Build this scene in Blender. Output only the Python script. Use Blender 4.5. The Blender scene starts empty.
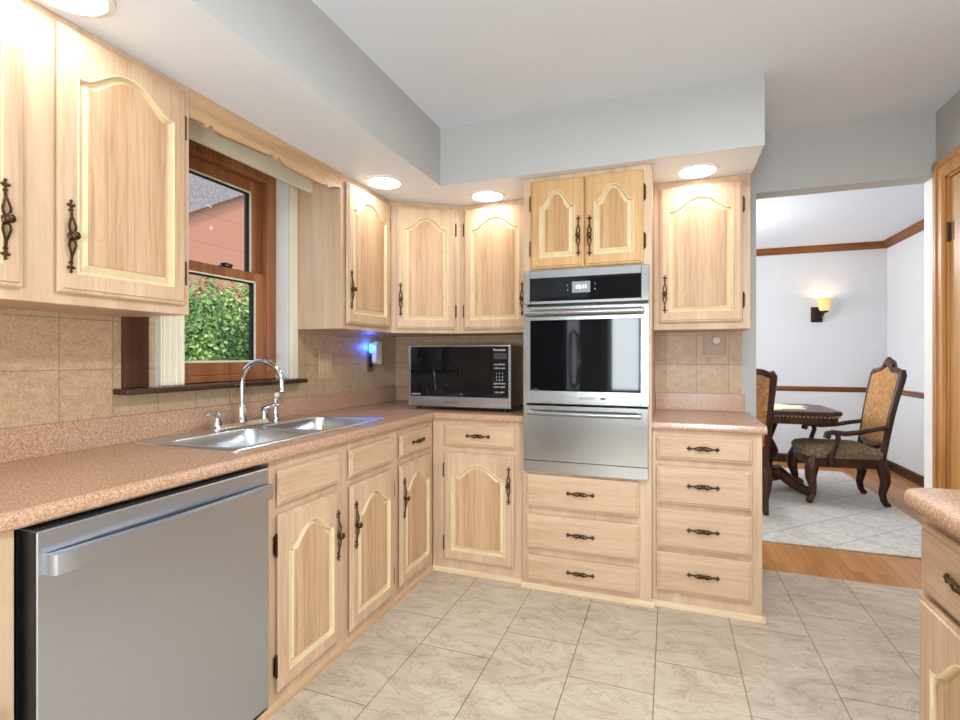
import bpy, bmesh, math, random
from math import pi, sin, cos, radians
from mathutils import Vector, Matrix

random.seed(7)
S = bpy.context.scene
COL = S.collection

def lin(c):
    c /= 255.0
    return c / 12.92 if c <= 0.04045 else ((c + 0.055) / 1.055) ** 2.4
def rgb(r, g, b):
    return (lin(r), lin(g), lin(b), 1.0)

# ------------------------------------------------------------------ camera, sky, sun, area lights, exposure
cd = bpy.data.cameras.new('camera')
cd.sensor_fit = 'HORIZONTAL'; cd.sensor_width = 36.0
cd.lens = 509.0 / 960.0 * 36.0
cd.shift_y = -3.0 / 960.0
cd.clip_start = 0.05; cd.clip_end = 200
cam = bpy.data.objects.new('camera', cd); COL.objects.link(cam)
cam.location = (0, 0, 1.234)
cam.rotation_euler = (pi / 2, 0, math.atan2(189, 509))
S.camera = cam

W = bpy.data.worlds.new('sky'); S.world = W; W.use_nodes = True
wn = W.node_tree.nodes; wl = W.node_tree.links
sky = wn.new('ShaderNodeTexSky'); sky.sky_type = 'NISHITA'; sky.sun_disc = False
sky.sun_elevation = radians(55); sky.sun_rotation = radians(120); sky.air_density = 1.0; sky.dust_density = 2.0
wl.new(sky.outputs[0], wn['Background'].inputs[0]); wn['Background'].inputs[1].default_value = 0.28

def lamp(kind, name, loc, power, color=(1, 1, 1), rot=(0, 0, 0), **kw):
    l = bpy.data.lights.new(name, kind); l.energy = power; l.color = color
    for k, v in kw.items(): setattr(l, k, v)
    o = bpy.data.objects.new(name, l); o.location = loc; o.rotation_euler = rot
    COL.objects.link(o); return o
lamp('SUN', 'sun', (0, 0, 8), 1.35, (1, 0.95, 0.86), rot=(radians(32), radians(28), 0), angle=0.02)
# daylight through the patio door behind the photographer and an unseen dining room window
lamp('AREA', 'patio_daylight', (-0.635, -2.97, 1.3), 34, (0.86, 0.94, 1), rot=(radians(90), 0, 0), shape='RECTANGLE', size=0.40, size_y=1.15)
lamp('AREA', 'added_side_fill', (1.26, -1.3, 1.35), 12, (0.85, 0.935, 1), rot=(0, radians(90), 0), shape='RECTANGLE', size=1.1, size_y=1.4)  # added fill for the left cabinets; this wall has no window
lamp('AREA', 'dining_daylight', (-1.9, 5.3, 1.5), 46, (0.93, 0.97, 1), rot=(radians(90), 0, radians(-90)), shape='RECTANGLE', size=1.8, size_y=1.4)
lamp('AREA', 'kitchen_top_fill', (0.3, 1.15, 2.45), 27, (0.87, 0.945, 1), shape='DISK', size=0.45)  # unseen disk light added to brighten floor and worktops from above
lamp('POINT', 'kitchen_low_fill', (0.4, -1.3, 1.05), 92, (0.86, 0.94, 1), shadow_soft_size=0.16)  # unseen low light added to lift the soffit underside and ceiling; no pendant here
lamp('POINT', 'dining_unseen_light', (0.2, 5.2, 2.1), 26, (0.97, 0.985, 1), shadow_soft_size=0.15)  # unseen dining room light, no fixture modelled

S.view_settings.view_transform = 'Standard'; S.view_settings.look = 'None'
S.view_settings.gamma = 1.0; S.view_settings.use_curve_mapping = False
S.view_settings.exposure = 0.56

# ------------------------------------------------------------------ materials
class N:
    """tiny node-graph builder around one Principled BSDF"""
    def __init__(s, name, color=(0.5, 0.5, 0.5, 1), rough=0.5, metal=0.0, spec=0.5):
        s.m = bpy.data.materials.new(name); s.m.use_nodes = True
        s.t = s.m.node_tree; s.b = s.t.nodes['Principled BSDF']
        s.set('Base Color', color); s.set('Roughness', rough); s.set('Metallic', metal); s.set('Specular IOR Level', spec)
    def set(s, k, v): s.b.inputs[k].default_value = v
    def n(s, t, **kw):
        x = s.t.nodes.new('ShaderNode' + t)
        for k, v in kw.items(): setattr(x, k, v)
        return x
    def l(s, a, b): s.t.links.new(a, b)
    def coord(s, scale=(1, 1, 1), rot=(0, 0, 0), loc=(0, 0, 0), kind='Object'):
        tc = s.n('TexCoord'); mp = s.n('Mapping')
        mp.inputs['Scale'].default_value = scale; mp.inputs['Rotation'].default_value = rot; mp.inputs['Location'].default_value = loc
        s.l(tc.outputs[kind], mp.inputs[0]); return mp.outputs[0]
    def noise(s, vec, scale=1.0, detail=4.0, rough=0.55, dist=0.0):
        x = s.n('TexNoise'); x.inputs['Scale'].default_value = scale; x.inputs['Detail'].default_value = detail
        x.inputs['Roughness'].default_value = rough; x.inputs['Distortion'].default_value = dist
        s.l(vec, x.inputs['Vector']); return x.outputs['Fac']
    def ramp(s, fac, stops):
        r = s.n('ValToRGB'); e = r.color_ramp.elements
        while len(e) < len(stops): e.new(0.5)
        for i, (p, c) in enumerate(stops): e[i].position = p; e[i].color = c
        s.l(fac, r.inputs[0]); return r.outputs[0]
    def mix(s, fac, a, b, mode='MIX'):
        x = s.n('Mix', data_type='RGBA', blend_type=mode)
        for sock, v in ((x.inputs[0], fac), (x.inputs[6], a), (x.inputs[7], b)):
            if isinstance(v, (int, float, tuple)): sock.default_value = v
            else: s.l(v, sock)
        return x.outputs[2]
    def base(s, c): s.l(c, s.b.inputs['Base Color'])
    def bump(s, h, strength=0.2, dist=0.002):
        x = s.n('Bump'); x.inputs['Strength'].default_value = strength; x.inputs['Distance'].default_value = dist
        s.l(h, x.inputs['Height']); s.l(x.outputs[0], s.b.inputs['Normal'])

def wood(name, c1, c2, c3, axis, rough=0.42, fine=0.36):
    """straight-grained oak; axis = the way the grain runs in the piece's own frame"""
    w = N(name, rough=rough, spec=0.35)
    sc = [14, 14, 14]; sc[axis] = 0.9
    sf = [150, 150, 150]; sf[axis] = 3.5
    a = w.noise(w.coord(tuple(sc)), 1.0, 5, 0.6, 0.6)
    b = w.noise(w.coord(tuple(sf)), 1.0, 3, 0.6)
    col = w.ramp(a, [(0.30, c2), (0.5, c1), (0.72, c3)])
    streak = w.ramp(b, [(0.34, (0.70, 0.63, 0.56, 1)), (0.50, (1, 1, 1, 1))])
    cath = w.noise(w.coord(tuple(5 if i != axis else 0.55 for i in range(3))), 1.0, 2, 0.5, 1.2)
    wv = w.n('Math', operation='MULTIPLY'); wv.inputs[1].default_value = 16.0; w.l(cath, wv.inputs[0])
    fr_ = w.n('Math', operation='FRACT'); w.l(wv.outputs[0], fr_.inputs[0])
    rings = w.ramp(fr_.outputs[0], [(0.0, (0.86, 0.80, 0.74, 1)), (0.25, (1, 1, 1, 1)), (1.0, (0.97, 0.95, 0.92, 1))])
    col = w.mix(min(1, fine * 1.2), col, rings, 'MULTIPLY')
    w.base(w.mix(fine, col, streak, 'MULTIPLY'))
    w.bump(b, 0.08, 0.001)
    return w.m
OAK_V = wood('pickled_oak_upright', rgb(208, 177, 146), rgb(193, 161, 129), rgb(219, 191, 161), 2)
OAK_H = wood('pickled_oak_level', rgb(208, 177, 146), rgb(193, 161, 129), rgb(219, 191, 161), 0)
OAK_P = wood('pickled_oak_panel', rgb(199, 161, 125), rgb(177, 139, 103), rgb(213, 180, 145), 2, fine=0.6)
OAK_C = wood('pickled_oak_face_frame', rgb(208, 177, 146), rgb(193, 161, 129), rgb(219, 191, 161), 2, fine=0.16)
OAK_Y = wood('pickled_oak_along_y', rgb(208, 172, 134), rgb(194, 157, 118), rgb(219, 187, 150), 1)
OAK_G = wood('shaded_golden_oak_upright', rgb(204, 162, 110), rgb(186, 144, 92), rgb(216, 178, 128), 2)  # oven cabinet upper doors: golden finish, partly soffit shade put into the colour
OAK_GSHADE_P = wood('shaded_golden_oak_panel', rgb(190, 148, 102), rgb(170, 128, 84), rgb(204, 164, 118), 2, fine=0.6)  # panels of the same doors, soffit shade mixed into the golden tone
HONEY = wood('honey_oak_upright', rgb(190, 138, 80), rgb(170, 118, 62), rgb(206, 158, 98), 2, 0.35)
HONEY_X = wood('honey_oak_along_x', rgb(165, 112, 62), rgb(140, 90, 46), rgb(180, 128, 74), 0, 0.35)
CROWN_X = wood('brown_moulding_x', rgb(128, 78, 42), rgb(104, 60, 30), rgb(146, 94, 54), 0, 0.35)
CROWN_Y = wood('brown_moulding_y', rgb(128, 78, 42), rgb(104, 60, 30), rgb(146, 94, 54), 1, 0.35)
STAIN_V = wood('stained_window_wood_upright', rgb(160, 102, 66), rgb(130, 78, 48), rgb(184, 124, 84), 2, 0.3)
STAIN_Y = wood('stained_window_wood_level', rgb(160, 102, 66), rgb(130, 78, 48), rgb(184, 124, 84), 1, 0.3)
DARKW = wood('dark_walnut', rgb(66, 38, 26), rgb(44, 24, 16), rgb(92, 56, 38), 2, 0.3)
DARKS = wood('dark_stained_sill', rgb(62, 40, 32), rgb(44, 28, 22), rgb(84, 56, 44), 1, 0.14)
DARKB = wood('dark_brown_board', rgb(66, 38, 26), rgb(40, 23, 16), rgb(96, 60, 40), 2, 0.4)

def plain(name, c, rough=0.5, metal=0.0, spec=0.5, var=0.04, scale=6.0):
    w = N(name, c, rough, metal, spec)
    f = w.noise(w.coord(), scale, 3)
    lo = tuple(x * (1 - var) for x in c[:3]) + (1,); hi = tuple(min(1, x * (1 + var)) for x in c[:3]) + (1,)
    w.base(w.ramp(f, [(0.3, lo), (0.7, hi)]))
    return w.m
WASH = plain('pale_whitewashed_groove', rgb(226, 205, 166), 0.5, var=0.06, scale=30)
CREAM = plain('cream_paint', rgb(236, 226, 204), 0.45)
WHITE = plain('white_paint', rgb(240, 240, 236), 0.4)
GREYWALL = plain('light_grey_wall_paint', rgb(188, 187, 185), 0.7, spec=0.2, var=0.008)
SOFFITW = plain('white_soffit_underside', rgb(238, 243, 250), 0.6, spec=0.2, var=0.006)
DINEWALL = plain('pale_dining_wall_paint', rgb(218, 219, 221), 0.7, spec=0.2, var=0.006)
BLACK = plain('black_plastic', rgb(16, 17, 19), 0.4)
BRASS = plain('antique_brass', rgb(86, 64, 40), 0.34, 0.85, var=0.5, scale=220)
PEWTER = plain('dark_pewter', rgb(70, 64, 58), 0.3, 0.9, var=0.4, scale=220)
CHROME = plain('polished_chrome', rgb(225, 228, 230), 0.08, 1.0, var=0.01)
IRON = plain('bronze_metal', rgb(52, 40, 32), 0.4, 0.7, var=0.2, scale=60)
TEXTW = plain('white_print', rgb(215, 218, 220), 0.5)
TEXTG = plain('grey_print', rgb(70, 70, 72), 0.5)
ALMOND = plain('almond_plastic', rgb(206, 176, 142), 0.4)
BONE = plain('bone_plastic', rgb(222, 212, 202), 0.4)
LACE = plain('ivory_lace', rgb(236, 220, 194), 0.8, var=0.12, scale=90)

w = N('ceiling_paint', rgb(226, 231, 238), 0.85, spec=0.1)
w.bump(w.noise(w.coord(), 90, 4), 0.5, 0.004); CEIL = w.m

def steel(name, c, rough, sx):
    w = N(name, c, rough, 1.0)
    f = w.noise(w.coord(sx), 1.0, 3, 0.6)
    w.base(w.ramp(f, [(0.25, tuple(x * 0.93 for x in c[:3]) + (1,)), (0.75, c)]))
    w.bump(f, 0.05, 0.0006)
    w.set('Anisotropic', 0.6)
    return w.m
STEEL = steel('oven_stainless', rgb(178, 177, 175), 0.2, (3, 3, 600))
STEELD = steel('brushed_stainless_level_grain', rgb(196, 202, 211), 0.36, (3, 3, 600))
STEELV = steel('stainless_bright', rgb(166, 166, 165), 0.24, (3, 3, 500))
STEELS = steel('sink_stainless', rgb(222, 226, 230), 0.30, (3, 300, 3))

def blackglass(name, r=0.04, c=(0.004, 0.004, 0.005, 1)):
    w = N(name, c, r, 0.0, 0.28)
    f = w.noise(w.coord(), 3, 2); w.base(w.ramp(f, [(0.3, c), (0.7, tuple(x * 1.5 for x in c[:3]) + (1,))]))
    return w.m
BGLASS = blackglass('black_appliance_glass')

w = N('window_glass', (1, 1, 1, 1), 0.02)
tr = w.n('BsdfTransparent'); gl = w.n('BsdfGlossy'); gl.inputs['Roughness'].default_value = 0.02
fr = w.n('Fresnel'); fr.inputs[0].default_value = 1.45; mx = w.n('MixShader')
ge = w.n('NewGeometry'); iv = w.n('Math', operation='SUBTRACT'); iv.inputs[0].default_value = 1.0; w.l(ge.outputs['Backfacing'], iv.inputs[1])
mu = w.n('Math', operation='MULTIPLY'); w.l(fr.outputs[0], mu.inputs[0]); w.l(iv.outputs[0], mu.inputs[1])
m2 = w.n('Math', operation='MULTIPLY'); m2.inputs[1].default_value = 0.4; w.l(mu.outputs[0], m2.inputs[0]); w.l(m2.outputs[0], mx.inputs[0]); w.l(tr.outputs[0], mx.inputs[1]); w.l(gl.outputs[0], mx.inputs[2])
w.l(mx.outputs[0], w.t.nodes['Material Output'].inputs[0]); GLASS = w.m

def glow(name, c, strength):
    w = N(name, c, 0.5); w.set('Emission Color', c); w.set('Emission Strength', strength); return w.m
LIGHTON = glow('lit_lamp_lens', (1, 0.99, 0.97, 1), 8.0)
SHADE = glow('lit_amber_glass_shade', rgb(238, 190, 124), 0.5)
BLUE = glow('blue_night_glow', (0.03, 0.16, 1.0, 1), 5.0)
DISPLAY = glow('lit_grey_display', rgb(120, 124, 130), 0.35)
DISPTXT = glow('lit_white_digits', rgb(245, 248, 250), 1.6)

# laminate worktop: fine pink-brown speckle
w = N('speckled_rose_laminate', rough=0.22, spec=0.5)
a = w.noise(w.coord(), 380, 3, 0.7); b = w.noise(w.coord(), 150, 3, 0.6); c3 = w.noise(w.coord(), 9, 3)
s1 = w.ramp(a, [(0.36, rgb(122, 84, 64)), (0.5, rgb(190, 148, 118)), (0.64, rgb(230, 200, 172))])
s2 = w.ramp(b, [(0.38, rgb(152, 110, 84)), (0.55, rgb(196, 155, 126)), (0.66, rgb(216, 184, 156))])
w.base(w.mix(0.45, s1, s2)); LAMINATE = w.m

def tile_mat(name, axis):
    """square ceramic wall tile 175 mm; axis 'x' on the back wall, 'y' on the window wall"""
    w = N(name, rough=0.35, spec=0.35)
    tc = w.n('TexCoord'); sp = w.n('SeparateXYZ'); cb = w.n('CombineXYZ'); w.l(tc.outputs['Object'], sp.inputs[0])
    off = {'x': 0.02, 'y': -1.101 + 1.75}[axis]
    ad = w.n('Math', operation='ADD'); ad.inputs[1].default_value = off; w.l(sp.outputs[axis.upper()], ad.inputs[0])
    az = w.n('Math', operation='ADD'); az.inputs[1].default_value = -1.190 + 1.75; w.l(sp.outputs['Z'], az.inputs[0])
    w.l(ad.outputs[0], cb.inputs[0]); w.l(az.outputs[0], cb.inputs[1])
    br = w.n('TexBrick'); br.offset = 0; br.squash = 1
    br.inputs['Scale'].default_value = 1; br.inputs['Brick Width'].default_value = 0.175; br.inputs['Row Height'].default_value = 0.175
    br.inputs['Mortar Size'].default_value = 0.0016; br.inputs['Mortar Smooth'].default_value = 0.2; br.inputs['Bias'].default_value = 0.0
    br.inputs['Color1'].default_value = (1, 1, 1, 1); br.inputs['Color2'].default_value = (0.93, 0.92, 0.9, 1); br.inputs['Mortar'].default_value = (0.58, 0.52, 0.46, 1)
    w.l(cb.outputs[0], br.inputs['Vector'])
    n1 = w.noise(w.coord(), 30, 5, 0.65); n2 = w.noise(w.coord(), 170, 3)
    c = w.ramp(n1, [(0.3, rgb(178, 146, 112)), (0.55, rgb(198, 168, 134)), (0.75, rgb(210, 184, 152))])
    c = w.mix(0.35, c, w.ramp(n2, [(0.4, rgb(165, 132, 100)), (0.6, rgb(214, 188, 158))]))
    w.base(w.mix(1.0, c, br.outputs['Color'], 'MULTIPLY'))
    w.bump(br.outputs['Fac'], 0.35, -0.002)
    return w.m
TILE_X = tile_mat('tan_wall_tile_back', 'x'); TILE_Y = tile_mat('tan_wall_tile_window', 'y')

# kitchen floor: 317 x 640 mm stone-look tile, staggered
w = N('beige_stone_floor_tile', rough=0.3, spec=0.4)
tc = w.n('TexCoord'); sp = w.n('SeparateXYZ'); cb = w.n('CombineXYZ'); w.l(tc.outputs['Object'], sp.inputs[0])
ax = w.n('Math', operation='ADD'); ax.inputs[1].default_value = 1.003 + 0.317 * 21; w.l(sp.outputs['X'], ax.inputs[0])
ay = w.n('Math', operation='ADD'); ay.inputs[1].default_value = -1.965 + 6.4; w.l(sp.outputs['Y'], ay.inputs[0])
w.l(ay.outputs[0], cb.inputs[0]); w.l(ax.outputs[0], cb.inputs[1])
br = w.n('TexBrick'); br.offset = 0.653; br.offset_frequency = 2
br.inputs['Scale'].default_value = 1; br.inputs['Brick Width'].default_value = 0.64; br.inputs['Row Height'].default_value = 0.317
br.inputs['Mortar Size'].default_value = 0.0022; br.inputs['Mortar Smooth'].default_value = 0.1; br.inputs['Bias'].default_value = 0
br.inputs['Color1'].default_value = (1, 1, 1, 1); br.inputs['Color2'].default_value = (0.93, 0.925, 0.92, 1); br.inputs['Mortar'].default_value = (0.40, 0.36, 0.32, 1)
w.l(cb.outputs[0], br.inputs['Vector'])
n1 = w.noise(w.coord((1.5, 2.6, 1), (0, 0, radians(35))), 1.9, 8, 0.66, 1.6)
n2 = w.noise(w.coord((1.6, 3.0, 1), (0, 0, radians(50))), 2.2, 7, 0.62, 2.0)
c = w.ramp(n1, [(0.28, rgb(172, 154, 132)), (0.45, rgb(196, 181, 162)), (0.62, rgb(208, 195, 177)), (0.78, rgb(188, 170, 147))])
v = w.ramp(n2, [(0.475, (1, 1, 1, 1)), (0.5, (0.74, 0.66, 0.57, 1)), (0.525, (1, 1, 1, 1))])
c = w.mix(0.8, c, v, 'MULTIPLY')
w.base(w.mix(1.0, c, br.outputs['Color'], 'MULTIPLY')); w.bump(br.outputs['Fac'], 0.3, -0.002)
FLOORT = w.m

w = N('oak_strip_floor', rough=0.3, spec=0.4)
tc = w.n('TexCoord'); sp = w.n('SeparateXYZ'); cb = w.n('CombineXYZ'); w.l(tc.outputs['Object'], sp.inputs[0])
w.l(sp.outputs['Y'], cb.inputs[0]); w.l(sp.outputs['X'], cb.inputs[1])
br = w.n('TexBrick'); br.offset = 0.37; br.offset_frequency = 3
br.inputs['Scale'].default_value = 1; br.inputs['Brick Width'].default_value = 0.7; br.inputs['Row Height'].default_value = 0.058
br.inputs['Mortar Size'].default_value = 0.0008; br.inputs['Bias'].default_value = 0
br.inputs['Color1'].default_value = rgb(206, 146, 86); br.inputs['Color2'].default_value = rgb(180, 120, 66); br.inputs['Mortar'].default_value = rgb(120, 74, 40)
w.l(cb.outputs[0], br.inputs['Vector'])
g = w.noise(w.coord((60, 2.5, 1)), 1, 4); w.base(w.mix(0.5, br.outputs['Color'], w.ramp(g, [(0.35, (0.72, 0.66, 0.6, 1)), (0.6, (1, 1, 1, 1))]), 'MULTIPLY'))
OAKFLOOR = w.m

w = N('cream_rug_pile', rough=0.95, spec=0.1)
tc = w.n('TexCoord'); mp = w.n('Mapping'); mp.inputs['Rotation'].default_value = (0, 0, radians(45)); w.l(tc.outputs['Object'], mp.inputs[0])
br = w.n('TexBrick'); br.offset = 0; br.inputs['Scale'].default_value = 1; br.inputs['Brick Width'].default_value = 0.34; br.inputs['Row Height'].default_value = 0.34
br.inputs['Mortar Size'].default_value = 0.006; br.inputs['Color1'].default_value = (1, 1, 1, 1); br.inputs['Color2'].default_value = (0.95, 0.95, 0.96, 1); br.inputs['Mortar'].default_value = (0.74, 0.72, 0.72, 1)
w.l(mp.outputs[0], br.inputs['Vector'])
n = w.noise(w.coord(), 26, 5, 0.7); n2 = w.noise(w.coord(), 160, 3)
c = w.ramp(n, [(0.35, rgb(204, 196, 186)), (0.6, rgb(228, 222, 214))]); w.base(w.mix(1, c, br.outputs['Color'], 'MULTIPLY')); w.bump(n2, 0.6, 0.004)
RUG = w.m

def damask(name, c1, c2, c3):
    w = N(name, rough=0.75, spec=0.2)
    n = w.noise(w.coord(), 34, 4, 0.6, 1.2); n2 = w.noise(w.coord(), 300, 2)
    w.base(w.mix(0.25, w.ramp(n, [(0.36, c1), (0.5, c2), (0.62, c3)]), w.ramp(n2, [(0.4, c1), (0.6, c3)])))
    w.bump(n2, 0.3, 0.001); return w.m
TAPESTRY = damask('gold_tapestry', rgb(144, 98, 58), rgb(174, 126, 80), rgb(196, 152, 104))
SEATFAB = damask('olive_tan_seat_fabric', rgb(92, 76, 56), rgb(128, 108, 82), rgb(166, 146, 116))

# outdoor
w = N('salmon_siding', rough=0.8, spec=0.2)
sp = w.n('SeparateXYZ'); tc = w.n('TexCoord'); w.l(tc.outputs['Object'], sp.inputs[0])
md = w.n('Math', operation='FRACT'); ml = w.n('Math', operation='MULTIPLY'); ml.inputs[1].default_value = 1 / 0.62
w.l(sp.outputs['Z'], ml.inputs[0]); w.l(ml.outputs[0], md.inputs[0])
ln = w.ramp(md.outputs[0], [(0.0, rgb(110, 70, 58)), (0.025, rgb(180, 124, 102)), (1.0, rgb(180, 124, 102))])
w.base(w.mix(0.2, ln, w.ramp(w.noise(w.coord(), 40, 4), [(0.3, rgb(180, 124, 104)), (0.7, rgb(224, 172, 150))]))); SIDING = w.m
w = N('grey_shingles', rough=0.9)
w.base(w.ramp(w.noise(w.coord(), 30, 5, 0.8), [(0.3, rgb(96, 88, 90)), (0.7, rgb(178, 168, 168))])); SHINGLE = w.m
w = N('leaf_green', rough=0.5, spec=0.3)
oi = w.noise(w.coord(), 2.2, 5, 0.7)
w.base(w.ramp(oi, [(0.32, rgb(66, 100, 78)), (0.5, rgb(118, 154, 88)), (0.68, rgb(200, 216, 128))])); LEAF = w.m
BARK = plain('bark', rgb(88, 70, 54), 0.9, var=0.3, scale=30)
LAWN = plain('lawn', rgb(92, 122, 58), 0.9, var=0.3, scale=12)

# ------------------------------------------------------------------ mesh helpers
def box(bm, x0, x1, y0, y1, z0, z1, bev=0.0, seg=2, mi=0):
    r = bmesh.ops.create_cube(bm, size=1.0)
    vs = r['verts']
    for v in vs:
        v.co = ((x0 + x1) / 2 + v.co.x * (x1 - x0), (y0 + y1) / 2 + v.co.y * (y1 - y0), (z0 + z1) / 2 + v.co.z * (z1 - z0))
    fs = {f for v in vs for f in v.link_faces}
    for f in fs: f.material_index = mi
    if bev > 0:
        es = list({e for v in vs for e in v.link_edges})
        r = bmesh.ops.bevel(bm, geom=es, offset=bev, segments=seg, affect='EDGES', profile=0.5, clamp_overlap=True)
        for f in r['faces']: f.material_index = mi
def prism(bm, pts, axis, a, b, mi=0):
    """polygon pts (two coords) extruded along axis from a to b"""
    def mk(p, t):
        q = list(p); q.insert(axis, t); return q
    A = [bm.verts.new(mk(p, a)) for p in pts]; B = [bm.verts.new(mk(p, b)) for p in pts]
    n = len(pts)
    fs = [bm.faces.new(A), bm.faces.new(B[::-1])]
    for i in range(n): fs.append(bm.faces.new((A[i], B[i], B[(i + 1) % n], A[(i + 1) % n])))
    for f in fs: f.material_index = mi
def loft(bm, rings, cap0=True, cap1=True, mis=None, closed=True):
    R = [[bm.verts.new(p) for p in r] for r in rings]
    n = len(R[0])
    for k in range(len(R) - 1):
        for i in range(n if closed else n - 1):
            j = (i + 1) % n
            f = bm.faces.new((R[k][i], R[k][j], R[k + 1][j], R[k + 1][i]))
            if mis: f.material_index = mis[k]
    if cap0: f = bm.faces.new(R[0][::-1]); f.material_index = mis[0] if mis else 0
    if cap1: f = bm.faces.new(R[-1]); f.material_index = mis[-1] if mis else 0
    return R
def tube(bm, pts, rad, n=8, mi=0, cap=True, flat=None):
    """swept tube; rad a number or list; flat=(vector, factor) squeezes the section"""
    P = [Vector(p) for p in pts]; m = len(P)
    rr = rad if isinstance(rad, (list, tuple)) else [rad] * m
    rings = []; prev = None
    for i in range(m):
        t = (P[min(i + 1, m - 1)] - P[max(i - 1, 0)]).normalized()
        if prev is None:
            u = t.orthogonal().normalized()
            if abs(t.z) > 0.5: u = (Vector((1, 0, 0)) - t * t.x).normalized()
        else:
            u = (prev - t * prev.dot(t)).normalized()
        v = t.cross(u); prev = u
        ring = []
        for k in range(n):
            a = 2 * pi * k / n
            d = (u * cos(a) + v * sin(a)) * rr[i]
            if flat: d = d + flat[0] * (d.dot(flat[0]) * (flat[1] - 1))
            ring.append(P[i] + d)
        rings.append(ring)
    R = loft(bm, rings, cap, cap)
    if mi:
        for r in R:
            for v in r:
                for f in v.link_faces: f.material_index = mi
def ball(bm, c, r, n=8, sc=(1, 1, 1), mi=0):
    rr = bmesh.ops.create_uvsphere(bm, u_segments=n, v_segments=max(4, n * 2 // 3), radius=r)
    for v in rr['verts']: v.co = Vector((v.co.x * sc[0], v.co.y * sc[1], v.co.z * sc[2])) + Vector(c)
    if mi:
        for v in rr['verts']:
            for f in v.link_faces: f.material_index = mi
def lathe(bm, prof, c=(0, 0, 0), axis='z', n=24, mi=0):
    rings = []
    for r, h in prof:
        ring = []
        for k in range(n):
            a = 2 * pi * k / n
            p = (r * cos(a), r * sin(a), h) if axis == 'z' else ((r * cos(a), h, r * sin(a)) if axis == 'y' else (h, r * cos(a), r * sin(a)))
            ring.append(Vector(p) + Vector(c))
        rings.append(ring)
    R = loft(bm, rings)
    if mi:
        for r in R:
            for v in r:
                for f in v.link_faces: f.material_index = mi
def rrect(x0, x1, y0, y1, r, n=5):
    P = []
    for cx, cy, a0 in ((x1 - r, y1 - r, 0), (x0 + r, y1 - r, 90), (x0 + r, y0 + r, 180), (x1 - r, y0 + r, 270)):
        for k in range(n + 1):
            a = radians(a0 + 90 * k / n); P.append((cx + r * cos(a), cy + r * sin(a)))
    return P
def BM(): return bmesh.new()
def obj(name, bm, mats, parent=None, loc=(0, 0, 0), rotz=0.0, smooth=False, rot=None):
    bmesh.ops.remove_doubles(bm, verts=bm.verts, dist=1e-6)
    bmesh.ops.recalc_face_normals(bm, faces=bm.faces)
    me = bpy.data.meshes.new(name); bm.to_mesh(me); bm.free()
    for m in (mats if isinstance(mats, (list, tuple)) else [mats]): me.materials.append(m)
    if smooth:
        for p in me.polygons: p.use_smooth = True
        me.set_sharp_from_angle(angle=radians(38))
    o = bpy.data.objects.new(name, me); COL.objects.link(o)
    o.location = loc; o.rotation_euler = rot if rot else (0, 0, rotz)
    if parent: o.parent = parent
    return o
def tag(o, label, cat, group=None):
    o['label'] = label; o['category'] = cat
    if group: o['group'] = group
    return o
def thing(name, label, cat, loc=(0, 0, 0), rotz=0.0, group=None):
    o = bpy.data.objects.new(name, None); o.empty_display_size = 0.05; COL.objects.link(o)
    o.location = loc; o.rotation_euler = (0, 0, rotz)
    return tag(o, label, cat, group)
def struct(name, bm, mats, parent=None, **kw):
    o = obj(name, bm, mats, parent, **kw)
    if not parent: o['kind'] = 'structure'
    return o
def B(*a, **k):
    bm = BM(); box(bm, *a, **k); return bm
def text(name, body, size, mat, parent, loc, rot=(pi / 2, 0, 0), depth=0.0004, align='CENTER'):
    cu = bpy.data.curves.new(name, 'FONT'); cu.body = body; cu.size = size; cu.extrude = depth
    cu.align_x = align; cu.align_y = 'CENTER'
    t = bpy.data.objects.new(name, cu); COL.objects.link(t)
    bpy.context.view_layer.update()
    me = bpy.data.meshes.new_from_object(t.evaluated_get(bpy.context.evaluated_depsgraph_get()))
    bpy.data.objects.remove(t); bpy.data.curves.remove(cu)
    me.materials.clear(); me.materials.append(mat)
    o = bpy.data.objects.new(name, me); COL.objects.link(o); o.parent = parent; o.location = loc; o.rotation_euler = rot
    return o

# ------------------------------------------------------------------ the setting
XL, YB, XR = -1.91, 3.33, 1.31           # window wall, back wall, right wall
ZC, ZS = 2.516, 2.193                    # ceiling, soffit underside
XF, YF = -1.29, 2.68                     # base cabinet faces
XU, YU = -1.603, 2.985                   # wall cabinet faces
ZT, ZCB = 0.914, 0.876                   # worktop top / underside
YN = -3.05                               # wall behind the photographer
WY0, WY1, WZ0, WZ1 = 1.56, 2.194, 1.118, 2.235

struct('floor', B(XL - 0.15, XR + 0.3, YN - 0.1, YB + 0.015, -0.12, 0.0), FLOORT)
struct('floor_dining', B(-2.1, 2.5, YB + 0.015, 7.05, -0.12, 0.0), OAKFLOOR)
struct('ceiling', B(XL - 0.25, 2.6, YN - 0.2, 7.1, ZC, ZC + 0.15), CEIL)
bm = BM()
xo = XL - 0.16
box(bm, xo, XL, YN - 0.1, WY0, 0, ZC); box(bm, xo, XL, WY1, YB + 0.13, 0, ZC)
box(bm, xo, XL, WY0, WY1, 0, WZ0); box(bm, xo, XL, WY0, WY1, WZ1, ZC)
struct('wall_left', bm, GREYWALL)
bm = BM()
box(bm, XL, 0.475, YB, YB + 0.13, 0, ZC); box(bm, 0.475, XR, YB, YB + 0.13, 2.185, ZC)
struct('wall_back', bm, [GREYWALL])
DY0, DY1, DZ1 = 2.37, 3.226, 2.15
bm = BM()
box(bm, XR, XR + 0.13, YN - 0.1, DY0, 0, ZC); box(bm, XR, XR + 0.13, DY1, YB + 0.001, 0, ZC); box(bm, XR, XR + 0.13, DY0, DY1, DZ1, ZC)
struct('wall_right', bm, GREYWALL)
struct('trim_jamb', B(XR, XR + 0.13, YB + 0.001, YB + 0.13, 0, ZC), WHITE)
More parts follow.
